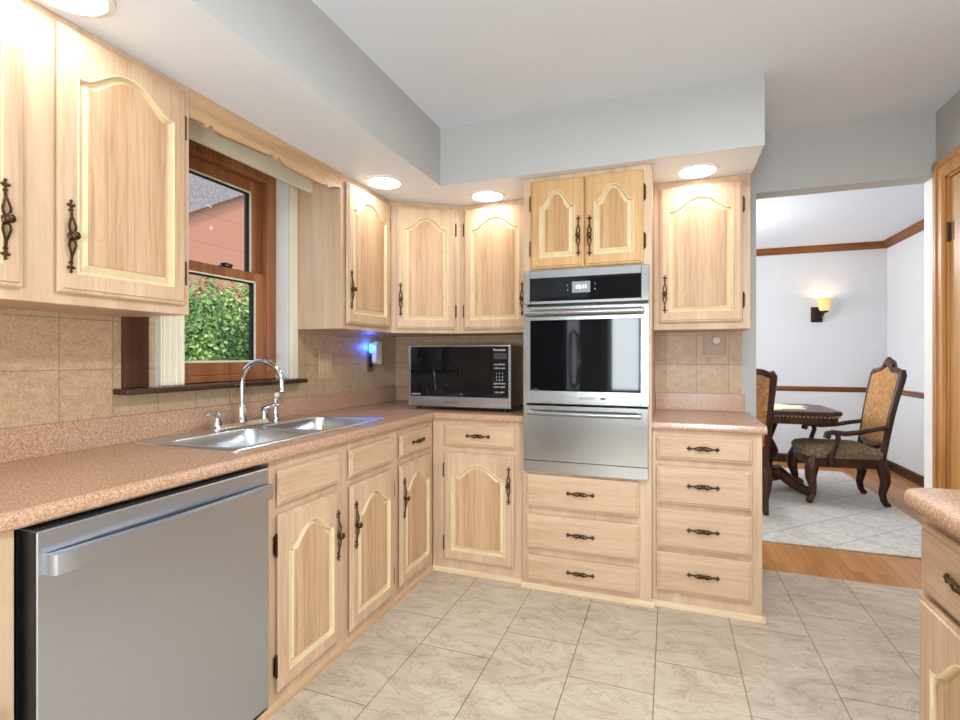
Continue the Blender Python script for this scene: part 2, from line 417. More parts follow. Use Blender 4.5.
bm = BM()
PX0, PX1, PZ1 = -0.92, -0.35, 2.05
box(bm, XL, PX0, YN - 0.15, YN, 0, ZC); box(bm, PX1, XR, YN - 0.15, YN, 0, ZC); box(bm, PX0, PX1, YN - 0.15, YN, PZ1, ZC)
struct('wall_front', bm, plain('taupe_wall_paint', rgb(124, 119, 112), 0.7, spec=0.2, var=0.01))
# dining room shell
DX0, DX1, DYF = -2.0, 2.27, 6.87
struct('wall_dining_far', B(DX0 - 0.1, DX1 + 0.1, DYF, DYF + 0.1, 0, ZC), DINEWALL)
struct('wall_dining_right', B(DX1, DX1 + 0.1, YB, DYF, 0, ZC), DINEWALL)
struct('wall_dining_left', B(DX0 - 0.1, DX0, YB + 0.13, DYF, 0, ZC), DINEWALL)
struct('wall_dining_near', B(XR + 0.13, DX1, YB, YB + 0.13, 0, ZC), DINEWALL)
def moulding(name, prof, mats):
    """prof (offset from wall, z) swept along the far wall and the right wall of the dining room"""
    bm = BM()
    prism(bm, [(DYF - d, z) for d, z in prof], 0, DX0, DX1, 0)
    prism(bm, [(DX1 - d, z) for d, z in prof], 1, YB + 0.13, DYF, 1)
    struct(name, bm, mats)
moulding('trim_crown', [(0, 2.44), (0.012, 2.44), (0.018, 2.455), (0.05, 2.495), (0.055, 2.516), (0, 2.516)], [CROWN_X, CROWN_Y])
moulding('trim_chair_rail', [(0, 0.835), (0.012, 0.84), (0.02, 0.86), (0.014, 0.875), (0.022, 0.89), (0, 0.893)], [CROWN_X, CROWN_Y])
moulding('baseboard_dining', [(0, 0), (0.016, 0), (0.016, 0.085), (0.008, 0.1), (0, 0.1)], [DARKW, DARKW])
# soffit over the wall cabinets
bm = BM()
def sof(x0, x1, y0, y1):
    box(bm, x0, x1, y0, y1, ZS, ZC)
sof(XL, -1.203, YN, YB); sof(-1.203, 0.405, 2.60, YB)
for f in bm.faces:
    f.normal_update()
    if f.normal.z < -0.5: f.material_index = 1
struct('soffit', bm, [GREYWALL, SOFFITW])

# tiled splashback
bm = BM()
box(bm, XL, XL + 0.006, -0.6, 1.44, 1.0, 1.40); box(bm, XL, XL + 0.006, 1.44, 2.24, 1.0, 1.095); box(bm, XL, XL + 0.006, 2.24, YB, 1.0, 1.40)
struct('wall_tile_left', bm, TILE_Y)
bm = BM(); box(bm, XL + 0.006, -0.74, YB - 0.006, YB, 1.0, 1.40); box(bm, -0.08, 0.40, YB - 0.006, YB, 1.0, 1.40)
struct('wall_tile_back', bm, TILE_X)

# ------------------------------------------------------------------ window over the sink
def leftbox(bm, y0, y1, z0, z1, x0, x1, bev=0.003, mi=0): box(bm, x0, x1, y0, y1, z0, z1, bev, 1, mi)
win = obj('window_1', B(XL - 0.155, XL - 0.076, WY1 - 0.02, WY1 - 0.0045, WZ0 + 0.03, WZ1 - 0.005, bev=0.002), STAIN_V); win['kind'] = 'structure'
bm = BM()
xa, xb = XL - 0.155, XL - 0.075
leftbox(bm, WY1 - 0.068, WY1 - 0.0205, WZ0 + 0.03, WZ1 - 0.005, xa, xb); leftbox(bm, WY0 + 0.0045, WY0 + 0.02, WZ0 + 0.03, WZ1 - 0.005, xa, xb)
leftbox(bm, WY0 + 0.02, WY1 - 0.068, WZ1 - 0.085, WZ1 - 0.0045, xa, xb); leftbox(bm, WY0, WY1, WZ0, WZ0 + 0.03, xa, xb)
obj('window_frame', bm, [STAIN_V], win)
sy0, sy1 = WY0 + 0.02, WY1 - 0.068
def sash(name, z0, z1, x0, x1, top, bot, st):
    bm = BM()
    leftbox(bm, sy0, sy0 + 0.03, z0, z1, x0, x1); leftbox(bm, sy1 - st, sy1, z0, z1, x0, x1)
    leftbox(bm, sy0 + 0.03, sy1 - st, z1 - top, z1, x0, x1); leftbox(bm, sy0 + 0.03, sy1 - st, z0, z0 + bot, x0, x1)
    s = obj(name, bm, [STAIN_V], win)
    bm = BM(); w = 0.006; g0, g1 = sy0 + 0.03, sy1 - st
    xm = x0 + 0.012
    leftbox(bm, g1 - 0.022, g1, z0 + bot, z1 - top, xm, x1 - 0.008, 0); leftbox(bm, g0, g1, z1 - top - 0.010, z1 - top, xm, x1 - 0.008, 0)
    obj('gasket', bm, BLACK, s)
    bm = BM(); leftbox(bm, g1 - 0.004, g1 + 0.004, z0 + bot, z1 - top, x1 - 0.006, x1 + 0.001, 0); leftbox(bm, g0, g1, z1 - top - 0.003, z1 - top + 0.005, x1 - 0.006, x1 + 0.001, 0)
    leftbox(bm, g0, g1, z0 + bot - 0.004, z0 + bot + 0.006, x1 - 0.006, x1 + 0.001, 0)
    obj('glazing_bead', bm, CREAM, s)
    obj('pane', B(x0 + 0.010, x0 + 0.014, g0, g1, z0 + bot, z1 - top), GLASS, s)
    return s
up = sash('upper_sash', 1.615, WZ1 - 0.085, XL - 0.150, XL - 0.118, 0.068, 0.05, 0.072)
lo = sash('lower_sash', WZ0 + 0.03, 1.665, XL - 0.112, XL - 0.080, 0.05, 0.064, 0.080)
bm = BM(); box(bm, XL - 0.112, XL - 0.085, 1.845, 1.905, 1.665, 1.675, 0.002, 1); tube(bm, [(XL - 0.098, 1.85, 1.68), (XL - 0.09, 1.875, 1.684), (XL - 0.085, 1.905, 1.679)], 0.006, 6)
obj('sash_lock', bm, IRON, lo)
bm = BM()
box(bm, XL - 0.075, XL, WY1 - 0.004, WY1, WZ0, WZ1); box(bm, XL - 0.075, XL, WY0, WY0 + 0.004, WZ0, WZ1); box(bm, XL - 0.075, XL, WY0, WY1, WZ1 - 0.004, WZ1)
obj('jamb', bm, WHITE, win)
def casing(y0, y1, z0, z1):
    bm = BM(); box(bm, XL, XL + 0.018, y0, y1, z0, z1, 0.002, 1)
    for k in range(4):
        yy = y0 + 0.012 + k * (y1 - y0 - 0.024) / 3; box(bm, XL + 0.014, XL + 0.027, yy - 0.007, yy + 0.007, z0, z1, 0.003, 1)
    obj('casing', bm, CREAM, win)
casing(WY0 - 0.105, WY0, WZ0, WZ1 + 0.06); casing(WY1, WY1 + 0.055, WZ0, WZ1 + 0.06)
obj('head_casing', B(XL, XL + 0.02, WY0, WY1, WZ1, ZS - 0.001 + 0.1, bev=0.002), CREAM, win)
bm = BM(); box(bm, XL - 0.08, XL + 0.085, 1.275, 2.255, 1.095, WZ0, 0.008, 3)
obj('window_sill', bm, DARKS, win)
bm = BM(); box(bm, -1.802, -1.782, 1.3405, 2.2345, 2.107, 2.19, 0.002, 1)
obj('shade_cornice', bm, CREAM, win)
struct('trim_board', B(XL + 0.006, XL + 0.028, 1.305, 1.398, WZ0, 1.42, bev=0.002), DARKB)

# ------------------------------------------------------------------ cabinetry (canonical frame: face at y = 0, body behind it, x across, z up)
STW = 0.046                                  # door stile width
def arch_pts(x0, x1, z0, zs, rise, n=24):
    """panel outline, counter-clockwise from bottom-left: bottom, right side, cathedral top, left side"""
    pts = [(x0 + (x1 - x0) * k / 6, z0) for k in range(6)] + [(x1, z0 + (zs - z0) * k / 6) for k in range(6)]
    for k in range(n + 1):
        u = 1 - 2 * k / n; a = abs(u)
        if rise <= 0: h = 0
        elif a > 0.9: h = 0
        else: h = rise * (0.5 + 0.5 * cos(pi * min(1.0, a / 0.9) ** 1.15)) ** 0.85
        pts.append(((x0 + x1) / 2 + u * (x1 - x0) / 2, zs + h))
    pts += [(x0, zs + (z0 - zs) * k / 6) for k in range(1, 6)]
    return pts
def rect_like(pts, x0, x1, z0, z1, px0, px1, pz0, pzs):
    """the same number of points, spread on a plain rectangle"""
    out = []
    for i, (x, z) in enumerate(pts):
        fx = (x - px0) / (px1 - px0); fz = min(1, max(0, (z - pz0) / (pzs - pz0)))
        if i < 6: out.append((x0 + (x1 - x0) * fx, z0))
        elif i < 12: out.append((x1, z0 + (z1 - z0) * fz))
        elif i < 37: out.append((x0 + (x1 - x0) * fx, z1))
        else: out.append((x0, z0 + (z1 - z0) * fz))
    return out
def R3(pts, y): return [(x, y, z) for x, z in pts]
def make_handle(L, bail=False):
    bm = BM(); h = L / 2; s = L / 0.205
    q = lambda t: h * t
    for sg in (-1, 1):
        ball(bm, (0, -0.006, sg * q(0.97)), 0.0042 * s ** .5, 8)
        for dx in (-1, 1): ball(bm, (dx * 0.0068, -0.006, sg * q(0.86)), 0.0044, 8)
        ball(bm, (0, -0.007, sg * q(0.84)), 0.0052, 8, (1, 1, 1.2))
        ball(bm, (0, -0.006, sg * q(0.72)), 0.0056, 8, (1.1, 1, 0.8))
        tube(bm, [(0, -0.006, sg * q(0.95)), (0, -0.008, sg * q(0.62)), (0, -0.009, sg * q(0.5))], [0.0026, 0.0036, 0.004], 6)
        for dx in (-1, 1):
            tube(bm, [(0, -0.009, sg * q(0.56)), (dx * 0.0045, -0.011, sg * q(0.42)), (dx * 0.0085, -0.012, sg * q(0.27)), (dx * 0.007, -0.012, sg * q(0.15)), (0, -0.011, sg * q(0.06))], [0.003, 0.0032, 0.0036, 0.0036, 0.003], 6)
        tube(bm, [(0, 0.0, sg * q(0.72)), (0, -0.008, sg * q(0.72))], 0.004, 6)
    ball(bm, (0, -0.009, 0), 0.0085 if bail else 0.0115, 10, (1, 0.6, 1.25))
    if not bail:
        tube(bm, [(0, -0.01, 0), (0, -0.018, 0), (0, -0.022, 0)], [0.005, 0.005, 0.008], 8)
        ball(bm, (0, -0.027, 0), 0.0125, 12, (1, 0.62, 1))
    else:
        ring = []
        for k in range(17):
            a = 2 * pi * k / 16; ring.append((-0.003 + 0.009 * sin(a), -0.013 - 0.008 * (0.5 - 0.5 * sin(a)), 0.021 * cos(a)))
        tube(bm, ring, 0.0026, 6, cap=False)
    me_o = obj('handle', bm, BRASS, smooth=True)
    me = me_o.data; bpy.data.objects.remove(me_o); return me
H_DOOR = make_handle(0.205); H_DRAW = make_handle(0.146, True)
def make_hinge():
    bm = BM(); tube(bm, [(0, -0.008, -0.034), (0, -0.008, 0.034)], 0.0048, 8)
    for sg in (-1, 1): ball(bm, (0, -0.008, sg * 0.037), 0.0052, 8)
    box(bm, -0.008, 0.008, -0.003, 0.0, -0.033, 0.033, 0.001, 1)
    o = obj('hinge', bm, BRASS, smooth=True); me = o.data; bpy.data.objects.remove(o); return me
HINGE = make_hinge()
def inst(name, me, parent, loc, rot=(0, 0, 0)):
    o = bpy.data.objects.new(name, me); COL.objects.link(o); o.parent = parent; o.location = loc; o.rotation_euler = rot; return o
TH = 0.024
def door(parent, x0, x1, z0, z1, pull=None, hinge=None, pz=None, rise=0.07, top=0.062, hz=None, stile=STW, mats=None, po=0.026):
    mv, mp_ = mats or (OAK_V, OAK_P)
    w, h = x1 - x0, z1 - z0
    st = min(stile, w * 0.17)
    a0, a1, b0, bs = st, w - st, 0.055, h - top - rise
    d = lambda i: arch_pts(a0 + i, a1 - i, b0 + i, bs - i * 0.55, rise * (1 - i * 2.2))
    base = d(0)
    rl = lambda i: rect_like(base, i, w - i, i, h - i, a0, a1, b0, bs)
    rings = [R3(rl(0.024), 0), R3(rl(0.024), -0.009), R3(rl(0), -0.0095), R3(rl(0), -0.014), R3(rl(0.004), -0.018), R3(rl(0.011), -0.0185), R3(rl(0.013), -TH), R3(rl(0.018), -TH),
             R3(d(0), -TH), R3(d(0.0025), -0.0255), R3(d(0.006), -0.0245), R3(d(0.008), -0.012), R3(d(0.011), -0.007)]
    bm = BM(); loft(bm, rings, True, True, [0, 0, 0, 0, 0, 0, 0, 0, 1, 1, 1, 1])
    dr = obj('door', bm, [mv, WASH], parent, (x0, 0, z0))
    bm = BM()
    loft(bm, [R3(d(0.0112), -0.0072), R3(d(0.0135), -0.0074), R3(d(0.031), -0.0185), R3(d(0.032), -0.0215), R3(d(0.036), -0.0218)], False, True, [1, 1, 0, 0])
    obj('panel', bm, [mp_, WASH], dr)
    if pull:
        px = po if pull == 'l' else w - po
        inst('handle', H_DOOR, dr, (px, -TH, (pz if pz is not None else z0 + h / 2) - z0))
    if hinge:
        hx = -0.004 if hinge == 'l' else w + 0.004
        for zz in (hz or (h * 0.15, h * 0.83)): inst('hinge', HINGE, dr, (hx, -0.004, zz))
    return dr
def drawer(parent, x0, x1, z0, z1, pull=True, name='drawer'):
    w, h = x1 - x0, z1 - z0
    rr = lambda i, y: [(i, y, i), (w - i, y, i), (w - i, y, h - i), (i, y, h - i)]
    bm = BM()
    loft(bm, [rr(0.024, 0), rr(0.024, -0.009), rr(0, -0.0095), rr(0, -0.013), rr(0.004, -0.017), rr(0.011, -0.0175), rr(0.014, -0.0225), rr(0.019, -0.023)], True, True)
    d = obj(name, bm, OAK_H, parent, (x0, 0, z0))
    if pull: inst('handle', H_DRAW, d, (w / 2, -0.023, h / 2 + 0.004), (0, pi / 2, 0))
    return d
def cabinet(name, label, cat, loc, rotz, W_, depth, z0, z1, group=None, body=None):
    t = thing(name, label, cat, loc, rotz, group)
    bm = body if body else B(0.0005, W_ - 0.0005, 0, depth, z0, z1, bev=0.0015, seg=1)
    obj('carcass', bm, OAK_C, t)
    return t
D90 = pi / 2
UD = XU - XL - 0.008
# wall cabinets
t = cabinet('wall_cabinet', 'pale oak wall cabinet left of the window, its underside over bare worktop', 'cabinet', (XU, 0.455, 0), D90, 1.340 - 0.455, UD, 1.383, ZS - 0.001)
door(t, 0.025, 0.380, 1.415, 2.165, 'r', 'l', 1.583, po=0.046); door(t, 0.459, 0.856, 1.415, 2.165, 'l', 'r', 1.573)
t = cabinet('wall_cabinet', 'narrow pale oak wall cabinet between the window and the angled corner cabinet', 'cabinet', (XU, 2.235, 0), D90, 2.745 - 2.235, UD, 1.383, ZS - 0.001)
door(t, 0.030, 0.468, 1.410, 2.160, 'l', 'r', 1.592)
ang = math.atan2(2.985 - 2.745, -1.244 + 1.603); L = math.hypot(0.24, 0.359)
bm = BM(); ca, sa = cos(-ang), sin(-ang)
loc2 = []
for wx, wy in ((-1.6025, 2.7455), (-1.2445, 2.985), (-1.2445, YB - 0.008), (XL + 0.008, YB - 0.008), (XL + 0.008, 2.7455)):
    dx, dy = wx - XU, wy - 2.745; loc2.append((dx * ca - dy * sa, dx * sa + dy * ca))
prism(bm, loc2, 2, 1.383, ZS - 0.001)
t = cabinet('corner_wall_cabinet', 'angled pale oak corner wall cabinet above the microwave, set across the corner', 'cabinet', (XU, 2.745, 0), ang, L, 0, 0, 0, body=bm)
door(t, 0.030, 0.398, 1.408, 2.162, 'l', 'r', 1.587)
t = cabinet('wall_cabinet', 'pale oak wall cabinet between the corner cabinet and the tall oven cabinet', 'cabinet', (-1.244, YU, 0), 0, 0.508, YB - YU - 0.008, 1.383, ZS - 0.001)
door(t, 0.034, 0.442, 1.408, 2.162, 'r', 'l', 1.585)
t = cabinet('wall_cabinet', 'pale oak wall cabinet right of the wall oven, beside the dining room opening', 'cabinet', (-0.079, YU, 0), 0, 0.479, YB - YU - 0.008, 1.383, ZS - 0.001)
door(t, 0.032, 0.440, 1.422, 2.160, 'l', 'r', 1.577)
# tall oven cabinet
OY = 2.652
OX0, OX1 = -0.735, -0.080
bm = BM(); Wd = OX1 - OX0; dp = YB - OY - 0.002
box(bm, 0, 0.018, 0, dp, 0.0, ZS - 0.0015); box(bm, Wd - 0.018, Wd, 0, dp, 0, ZS - 0.0015)
box(bm, 0.018, Wd - 0.018, 0, dp, 1.690, ZS - 0.0015); box(bm, 0.018, Wd - 0.018, 0, dp, 0.0, 0.622); box(bm, 0.018, Wd - 0.018, dp - 0.02, dp, 0.622, 1.69)
t = cabinet('oven_cabinet', 'tall oak cabinet housing the wall oven, two doors above and three drawers below', 'cabinet', (OX0, OY, 0), 0, Wd, 0, 0, 0, body=bm)
door(t, 0.046, 0.325, 1.700, 2.163, 'r', 'l', 1.857, rise=0.085, top=0.055, hz=(0.11, 0.35), mats=(OAK_G, OAK_GSHADE_P)); door(t, 0.330, 0.617, 1.700, 2.163, 'l', 'r', 1.853, rise=0.085, top=0.055, hz=(0.11, 0.35), mats=(OAK_G, OAK_GSHADE_P))
for z0, z1 in ((0.437, 0.612), (0.219, 0.401), (0.048, 0.183)): drawer(t, 0.018, 0.598, z0, z1)
# base cabinets
BD = XF - XL - 0.008
t = cabinet('base_cabinet', 'oak base cabinet left of the dishwasher, cut by the photo edge', 'cabinet', (XF, 0.10, 0), D90, 0.663 - 0.10, BD, 0, ZCB - 0.0005)
door(t, 0.05, 0.51, 0.065, 0.685, 'r', 'l', 0.51); drawer(t, 0.05, 0.51, 0.72, 0.838)
t = cabinet('sink_base_cabinet', 'oak sink base cabinet with two doors and two blank drawer fronts, right of the dishwasher', 'cabinet', (XF, 1.385, 0), D90, 2.24 - 1.385, BD, 0, ZCB - 0.0005,
            body=(lambda b: (box(b, 0.0005, 0.8545, 0, 0.02, 0, ZCB - 0.0005), box(b, 0.0005, 0.02, 0.02, BD, 0, ZCB - 0.0005), box(b, 0.835, 0.8545, 0.02, BD, 0, ZCB - 0.0005), box(b, 0.02, 0.835, 0.02, BD, 0.02, 0.06), b)[-1])(BM()))
door(t, 0.030, 0.383, 0.065, 0.684, 'r', 'l', 0.508); door(t, 0.458, 0.825, 0.060, 0.683, 'l', 'r', 0.512)
drawer(t, 0.030, 0.383, 0.716, 0.838, False, 'false_drawer_front'); drawer(t, 0.452, 0.825, 0.718, 0.838, False, 'false_drawer_front')
t = cabinet('base_cabinet', 'narrow oak base cabinet under the right end of the sink, at the inside corner', 'cabinet', (XF, 2.24, 0), D90, YF - 2.24 + 0.0, BD, 0, ZCB - 0.0005)
door(t, 0.030, 0.396, 0.068, 0.685, 'l', 'r', 0.515); drawer(t, 0.030, 0.396, 0.722, 0.839)
t = cabinet('base_cabinet', 'oak base cabinet under the microwave, one drawer over one arched door', 'cabinet', (-1.289, YF, 0), 0, -0.737 + 1.289, YB - YF - 0.008, 0, ZCB - 0.0005)
door(t, 0.080, 0.497, 0.080, 0.691, 'r', 'l', 0.533); drawer(t, 0.080, 0.500, 0.729, 0.847)
t = cabinet('drawer_base_cabinet', 'oak base cabinet of four drawers beside the dining room opening', 'cabinet', (-0.079, YF, 0), 0, 0.487, YB - YF - 0.008, 0, ZCB - 0.0005)
for z0, z1 in ((0.733, 0.846), (0.514, 0.700), (0.298, 0.490), (0.084, 0.275)): drawer(t, 0.020, 0.444, z0, z1)
RX, RY = 0.578, 1.53
t = cabinet('base_cabinet', 'pale oak base cabinet at the right edge of the photo under a rounded worktop', 'cabinet', (RX, RY, 0), -D90, 0.49, XR - RX - 0.005, 0, ZCB - 0.0005)
door(t, 0.030, 0.455, 0.065, 0.672, 'r', 'l', 0.5, rise=0.085, stile=0.063); drawer(t, 0.035, 0.455, 0.685, 0.843)
# shoe moulding along the cabinet feet
bm = BM(); q = [(0, 0), (0.013, 0), (0.012, 0.010), (0.007, 0.020), (0, 0.026)]
prism(bm, [(XF + d, z) for d, z in q], 1, 0.1, YF, 0); struct('trim_1', bm, OAK_Y)
bm = BM(); prism(bm, [(YF - d, z) for d, z in q], 0, XF, OX0, 0); prism(bm, [(OY - d, z) for d, z in q], 0, OX0 - 0.012, OX1 + 0.012, 0)
prism(bm, [(YF - d, z) for d, z in q], 0, OX1, 0.408 + 0.013, 0); prism(bm, [(0.408 + d, z) for d, z in q], 1, YF - 0.013, YB, 0)
struct('trim_2', bm, wood('light_oak_moulding', rgb(224, 197, 160), rgb(212, 182, 144), rgb(232, 208, 174), 0))
# scalloped valance board across the window
prof = [(1.3405, 2.088), (1.39, 2.094), (1.405, 2.092), (1.412, 2.081), (1.432, 2.098), (1.442, 2.098), (1.455, 2.087), (1.49, 2.085), (1.60, 2.092), (1.728, 2.097), (1.747, 2.113), (1.765, 2.093), (1.773, 2.090), (1.787, 2.113), (1.80, 2.097),
        (1.83, 2.088), (1.94, 2.086), (2.08, 2.086), (2.10, 2.090), (2.118, 2.100), (2.135, 2.084), (2.15, 2.096), (2.19, 2.110), (2.2345, 2.116)]
bm = BM(); prism(bm, prof + [(2.2345, ZS - 0.001), (1.3405, ZS - 0.001)], 0, XU - 0.02, XU)
tag(obj('valance_board', bm, OAK_Y), 'scalloped oak valance board spanning the window between two wall cabinets', 'valance')

# ------------------------------------------------------------------ worktops
def nose(bm, path_axis, fixed, a, b, sgn, z1=ZT, z0=ZCB):
    """rounded front strip 40 mm deep: fixed = front line, sgn = outward direction"""
    pr = [(-0.04, z0), (0.0 - 0.006, z0), (-0.001, z0 + 0.006), (0, z0 + 0.016), (-0.001, z1 - 0.012), (-0.005, z1 - 0.004), (-0.013, z1), (-0.04, z1)]
    prism(bm, [(fixed + sgn * d, z) for d, z in pr], path_axis, a, b)
CX, CY = XF + 0.026, YF - 0.024
SX0, SX1, SY0, SY1 = -1.862, -1.360, 1.310, 2.280        # sink cut-out (outer rim)
hx0, hx1, hy0, hy1 = SX0 + 0.012, SX1 - 0.012, SY0 + 0.012, SY1 - 0.012
bm = BM()
box(bm, XL, CX - 0.04, 0.1, hy0, ZCB, ZT); box(bm, XL, hx0, hy0, hy1, ZCB, ZT); box(bm, hx1, CX - 0.04, hy0, hy1, ZCB, ZT)
box(bm, XL, CX - 0.04, hy1, YB, ZCB, ZT); box(bm, CX - 0.04, OX0 - 0.001, CY + 0.04, YB, ZCB, ZT)
nose(bm, 1, CX, 0.1, CY + 0.03, 1); nose(bm, 0, CY, CX - 0.03, OX0 - 0.001, -1)
def upstand(bm, x0, x1, y0, y1): box(bm, x0, x1, y0, y1, ZT - 0.001, 1.016, 0.004, 2)
upstand(bm, XL, XL + 0.022, 0.1, YB); upstand(bm, XL + 0.02, OX0 - 0.001, YB - 0.022, YB)
tag(obj('worktop', bm, LAMINATE), 'long speckled rose-brown laminate worktop with the sink, turning the corner', 'worktop')
bm = BM()
box(bm, OX1 + 0.001, 0.424, CY + 0.04, YB, ZCB, ZT, 0); nose(bm, 0, CY, OX1 + 0.001, 0.424, -1); upstand(bm, OX1 + 0.001, 0.412, YB - 0.022, YB)
tag(obj('worktop', bm, LAMINATE), 'short speckled worktop over the four-drawer cabinet right of the oven', 'worktop')
bm = BM()
r = 0.06; x0, x1, y0, y1 = RX - 0.046, XR - 0.004, 1.02, RY + 0.034
def rc(i): 
    P = [(x1, y0), (x1, y1 - i)]
    for k in range(9):
        a = radians(90 + 90 * k / 8); P.append((x0 + i + r + (r) * cos(a), y1 - i - r + r * sin(a)))
    P.append((x0 + i, y0)); return P
ringz = [(0.006, ZCB), (0.001, ZCB + 0.006), (0, ZCB + 0.016), (0.001, ZT - 0.012), (0.005, ZT - 0.004), (0.013, ZT)]
loft(bm, [[(x, y, z) for x, y in rc(i)] for i, z in ringz])
tag(obj('worktop', bm, LAMINATE, smooth=True), 'speckled pinkish worktop with a rounded corner at the right edge of the photo', 'worktop')

# ------------------------------------------------------------------ sink and faucet
bm = BM(); zr = ZT + 0.005
bowls = ((-1.745, -1.395, 1.355, 1.770), (-1.745, -1.395, 1.812, 2.235))
xs = [SX0 + 0.008, bowls[0][0], bowls[0][1], SX1 - 0.008]; ys = [SY0 + 0.008, bowls[0][2], bowls[0][3], bowls[1][2], bowls[1][3], SY1 - 0.008]
def plate(x0, x1, y0, y1): box(bm, x0, x1, y0, y1, zr - 0.004, zr)
plate(xs[0], xs[1], ys[0], ys[5]); plate(xs[2], xs[3], ys[0], ys[5])
for a, b in ((0, 1), (2, 3), (4, 5)): plate(xs[1], xs[2], ys[a], ys[b])
loft(bm, [[(x, y, z) for x, y in rrect(SX0 + i, SX1 - i, SY0 + i, SY1 - i, 0.016 - i * 0.7, 4)] for i, z in ((0, ZT + 0.0004), (0.001, ZT + 0.0035), (0.006, zr + 0.002), (0.012, zr + 0.0005), (0.016, zr - 0.002))], False, False)
sink = thing('kitchen_sink', 'double bowl stainless steel sink set into the long worktop', 'sink', (0, 0, 0))
obj('rim', bm, STEELS, sink)
for bx0, bx1, by0, by1 in bowls:
    bm = BM(); n = 5
    def ring(i, r, z): return [(x, y, z) for x, y in rrect(bx0 + i, bx1 - i, by0 + i, by1 - i, r, n)]
    sharp = []
    for cx, cy in ((bx1, by1), (bx0, by1), (bx0, by0), (bx1, by0)): sharp += [(cx, cy, zr)] * (n + 1)
    loft(bm, [sharp, ring(0.0, 0.05, zr), ring(0.004, 0.05, zr - 0.006), ring(0.010, 0.055, zr - 0.10), ring(0.014, 0.06, zr - 0.15), ring(0.03, 0.06, zr - 0.168), ring(0.06, 0.06, zr - 0.172)], False, True)
    bo = obj('bowl', bm, STEELS, sink, smooth=True)
    bm = BM(); lathe(bm, [(0.001, zr - 0.1705), (0.042, zr - 0.1705), (0.045, zr - 0.168), (0.03, zr - 0.1695), (0.001, zr - 0.169)], ((bx0 + bx1) / 2, (by0 + by1) / 2, 0), n=18)
    obj('drain', bm, CHROME, bo, smooth=True)
fx_, fy_ = -1.812, 1.785
fa = thing('faucet', 'chrome gooseneck kitchen faucet with two lever handles on the sink ledge', 'faucet', (fx_, fy_, zr + 0.001))
bm = BM(); prism(bm, [(p[0], p[1]) for p in rrect(-0.028, 0.028, -0.165, 0.165, 0.027, 6)], 2, 0.0, 0.008)
loft(bm, [[(x, y, 0.008) for x, y in rrect(-0.022, 0.022, -0.155, 0.155, 0.021, 6)], [(x, y, 0.022) for x, y in rrect(-0.016, 0.016, -0.15, 0.15, 0.015, 6)]])
obj('base_plate', bm, CHROME, fa, smooth=True)
bm = BM()
lathe(bm, [(0.024, 0.02), (0.021, 0.03), (0.016, 0.07), (0.0155, 0.095), (0.018, 0.098), (0.018, 0.104), (0.012, 0.107)], n=20)
pts = [(0, 0, 0.10), (0, 0, 0.20)]
for k in range(13):
    a = pi - pi * k / 12 * 0.96; pts.append((0.112 + 0.112 * cos(a), 0, 0.203 + 0.092 * sin(a)))
pts.append((0.226, 0, 0.172)); tube(bm, pts, 0.0115, 14)
lathe(bm, [(0.0125, 0.178), (0.0145, 0.172), (0.0145, 0.164), (0.012, 0.163)], (0.226, 0, 0), n=16)
obj('spout', bm, CHROME, fa, smooth=True)
for sg in (-1, 1):
    bm = BM(); y = sg * 0.135
    lathe(bm, [(0.022, 0.02), (0.02, 0.028), (0.015, 0.045), (0.014, 0.06), (0.016, 0.066), (0.012, 0.074), (0.004, 0.078)], (0, y, 0), n=16)
    tube(bm, [(0, y, 0.068), (0.012, y + sg * 0.012, 0.074), (0.022, y + sg * 0.05, 0.08), (0.026, y + sg * 0.085, 0.076)], [0.009, 0.008, 0.007, 0.0085], 10)
    obj('lever', bm, CHROME, fa, smooth=True)
sp_ = thing('side_sprayer', 'chrome side sprayer standing right of the faucet', 'sprayer', (fx_, 1.995, zr))
bm = BM(); lathe(bm, [(0.02, 0.0), (0.02, 0.006), (0.014, 0.014), (0.0115, 0.05), (0.0125, 0.08), (0.012, 0.118), (0.008, 0.122)], n=16); obj('body', bm, CHROME, sp_, smooth=True)
bm = BM(); tube(bm, [(-0.006, 0.006, 0.112), (0.016, -0.012, 0.128)], [0.011, 0.014], 14); ball(bm, (0.018, -0.013, 0.129), 0.0145, 12, (1, 1, 1)); obj('head', bm, BONE, sp_, smooth=True)

# ------------------------------------------------------------------ dishwasher (canonical frame, face of the cabinets at y = 0)
dw = thing('dishwasher', 'stainless steel dishwasher under the worktop left of the sink cabinet', 'dishwasher', (XF, 0.667, 0), D90)
DWW = 0.714
obj('tub', B(0.004, 0.636, 0.012, 0.58, 0.03, 0.868), BLACK, dw)
obj('toe_panel', B(0.006, DWW - 0.002, 0.004, 0.012, 0.03, 0.075), BLACK, dw)
dd = obj('door', B(0.010, DWW - 0.044, -0.048, 0.012, 0.078, 0.866, bev=0.002, seg=1), STEELD, dw)
bm = BM(); box(bm, 0.008, 0.0099, -0.044, 0.012, 0.08, 0.864); box(bm, 0.012, DWW - 0.046, -0.04, 0.012, 0.8662, 0.870)
obj('door_edge', bm, BLACK, dd)
# bowed bar handle
pr = []
n = 20; z0h, z1h = 0.772, 0.816
rings = []
HW = DWW - 0.070
for u in [0, 0.002, 0.006, 0.011, 0.016] + [0.016 + 0.968 * k / 16 for k in range(1, 16)] + [0.984, 0.989, 0.994, 0.998, 1.0]:
    x = 0.022 + HW * u
    m_ = min(u, 1 - u); e = 1.0 if m_ >= 0.0159 else math.sqrt(max(0, 1 - (1 - m_ / 0.016) ** 2))
    y = -0.048 - (0.030 * e + 0.014 * sin(pi * u) * e); t = 0.010 + 0.016 * e
    rings.append([(x, y, z0h), (x, y + t, z0h), (x, y + t, z1h), (x, y, z1h)])
bm = BM(); loft(bm, rings); obj('handle', bm, STEELD, dd, smooth=True)
